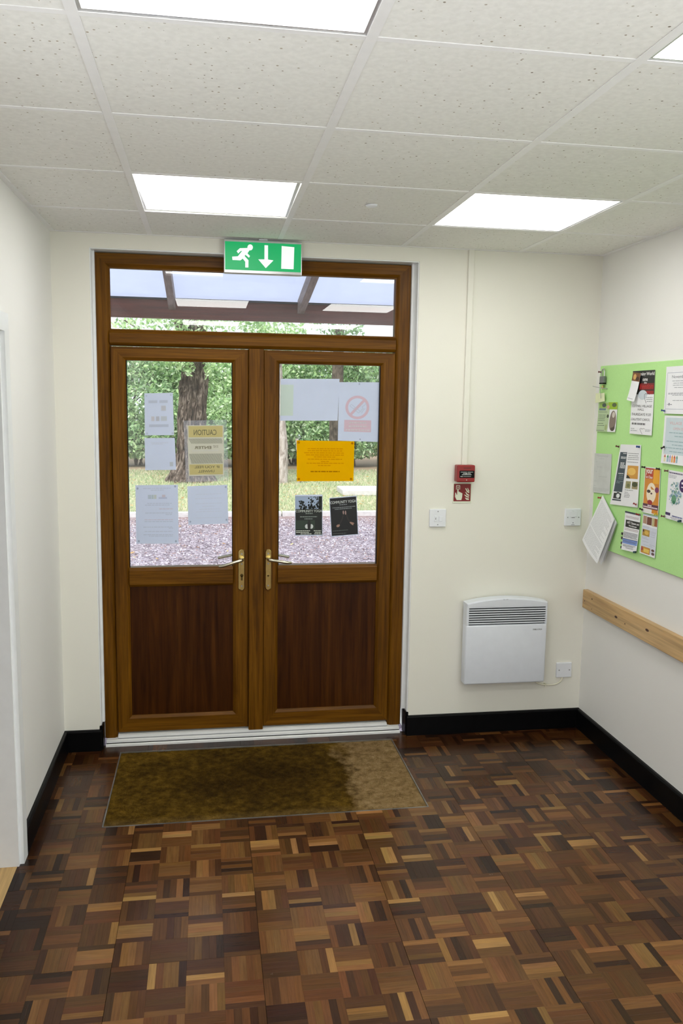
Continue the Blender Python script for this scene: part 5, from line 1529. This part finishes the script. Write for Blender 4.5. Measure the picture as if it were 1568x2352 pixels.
t2 = empty('tree', (1.28, 13.6, GZ), 'slim pale-barked tree at the left edge of the right door glass', 'tree', 'trees outside')
PB = bark_mat('pale_bark', (.16, .12, .10), (.42, .35, .32), (.60, .54, .52))
trunk_mesh([(1.30, 13.6, GZ - .05), (1.33, 13.6, .8), (1.25, 13.6, 1.6), (1.22, 13.6, 3.0)], [.15, .115, .10, .07], 'trunk', PB, t2, .02, 26)
trunk_mesh([(1.72, 13.62, GZ - .05), (1.70, 13.62, .5), (1.64, 13.6, .95)], [.06, .05, .03], 'side_stem', PB, t2, .012, 16)
P = clumps([((1.3, 13.6, 2.9), (.7, .6, .4))], 1500); V, F, tc = leaf_cards(P, .05, GREENS); tag(cloud('foliage', V, F, M_LEAF, t2, cols=tc), kind='stuff')
t3 = empty('tree', (3.0, 17.0, GZ), 'dark-trunked tree behind the no smoking notice on the right door', 'tree', 'trees outside')
trunk_mesh([(3.0, 17.0, GZ - .05), (3.0, 17, 1.5), (3.05, 17, 3.6)], [.19, .16, .12], 'trunk', bark_mat('dark_bark', (.02, .016, .012), (.09, .07, .055), (.20, .16, .13)), t3, .03, 26)
P = clumps([((3.05, 17, 3.75), (.75, .6, .45)), ((3.3, 17, 3.3), (.5, .5, .3))], 1700); V, F, tc = leaf_cards(P, .055, DKGREENS); tag(cloud('foliage', V, F, M_LEAF, t3, cols=tc), kind='stuff')

# hedge shrubs along the far side of the lawn, each its own plant
HED = [(-5.0, 18.6, 1.5, 1.54, GREENS), (-3.4, 18.2, 1.3, 1.65, GREENS), (-2.0, 18.4, 1.2, 1.54, GREENS + DKGREENS), (-.6, 18.8, 1.3, 1.60, GREENS), (.8, 18.4, 1.2, 1.48, GREENS), (2.2, 18.9, 1.3, 1.60, GREENS + DKGREENS), (3.7, 18.4, 1.3, 1.60, DKGREENS + GREENS), (5.3, 18.8, 1.5, 1.65, GREENS), (7.0, 18.9, 1.5, 1.71, DKGREENS)]
HLAB = ['far left shrub of the hedge beyond the lawn', 'bushy shrub behind the picture notice, left of the tree trunk', 'dark green shrub just left of the large tree trunk', 'bright shrub behind the large tree trunk', 'bright shrub behind the caution sheet, right of the trunk', 'shrub behind the blank sheet, left part of the right door glass', 'shaded shrub behind the orange notice, middle of the right door glass', 'bright shrub behind the no smoking notice', 'dark shrub at the far right end of the hedge']
M_TWIG = bark_mat('twig_bark', (.05, .035, .025), (.14, .10, .07), (.24, .18, .14))
for (hx, hy, hr, hz, cols), lab in zip(HED, HLAB):
    s_ = empty('shrub', (hx, hy, GZ), lab, 'shrub', 'shrubs of the hedge outside')
    mb = MB()
    for k in range(7):
        mb.tube([(hx + rng.uniform(-.15, .15), hy + rng.uniform(-.1, .1), GZ - .02), (hx + rng.uniform(-.5, .5) * hr, hy + rng.uniform(-.4, .4), hz * .9), (hx + rng.uniform(-.8, .8) * hr, hy + rng.uniform(-.5, .5), hz * 1.7)], [.03, .02, .008], 6)
    tag(mb.build('stems', M_TWIG, s_), kind='stuff')
    bl = [((hx, hy, hz * .85), (hr * .95, .9, hz * .82)), ((hx - hr * .5, hy - .3, hz * .7), (hr * .55, .6, hz * .55)), ((hx + hr * .5, hy - .3, hz * .8), (hr * .55, .6, hz * .6)), ((hx + rng.uniform(-.4, .4), hy, hz * 1.55), (hr * .6, .6, hz * .42)), ((hx + rng.uniform(-.5, .5), hy - .6, .65), (hr * .8, .4, .55)), ((hx - hr * .45, hy + .2, 2.55), (hr * .62, .5, .50)), ((hx + hr * .45, hy + .2, 2.60), (hr * .62, .5, .50))]
    P = clumps(bl, 3000); P = P[P[:, 2] > GZ + .25]
    V, F, tc = leaf_cards(P, .065, cols)
    tag(cloud('foliage', V, F, M_LEAF, s_, cols=tc), kind='stuff')
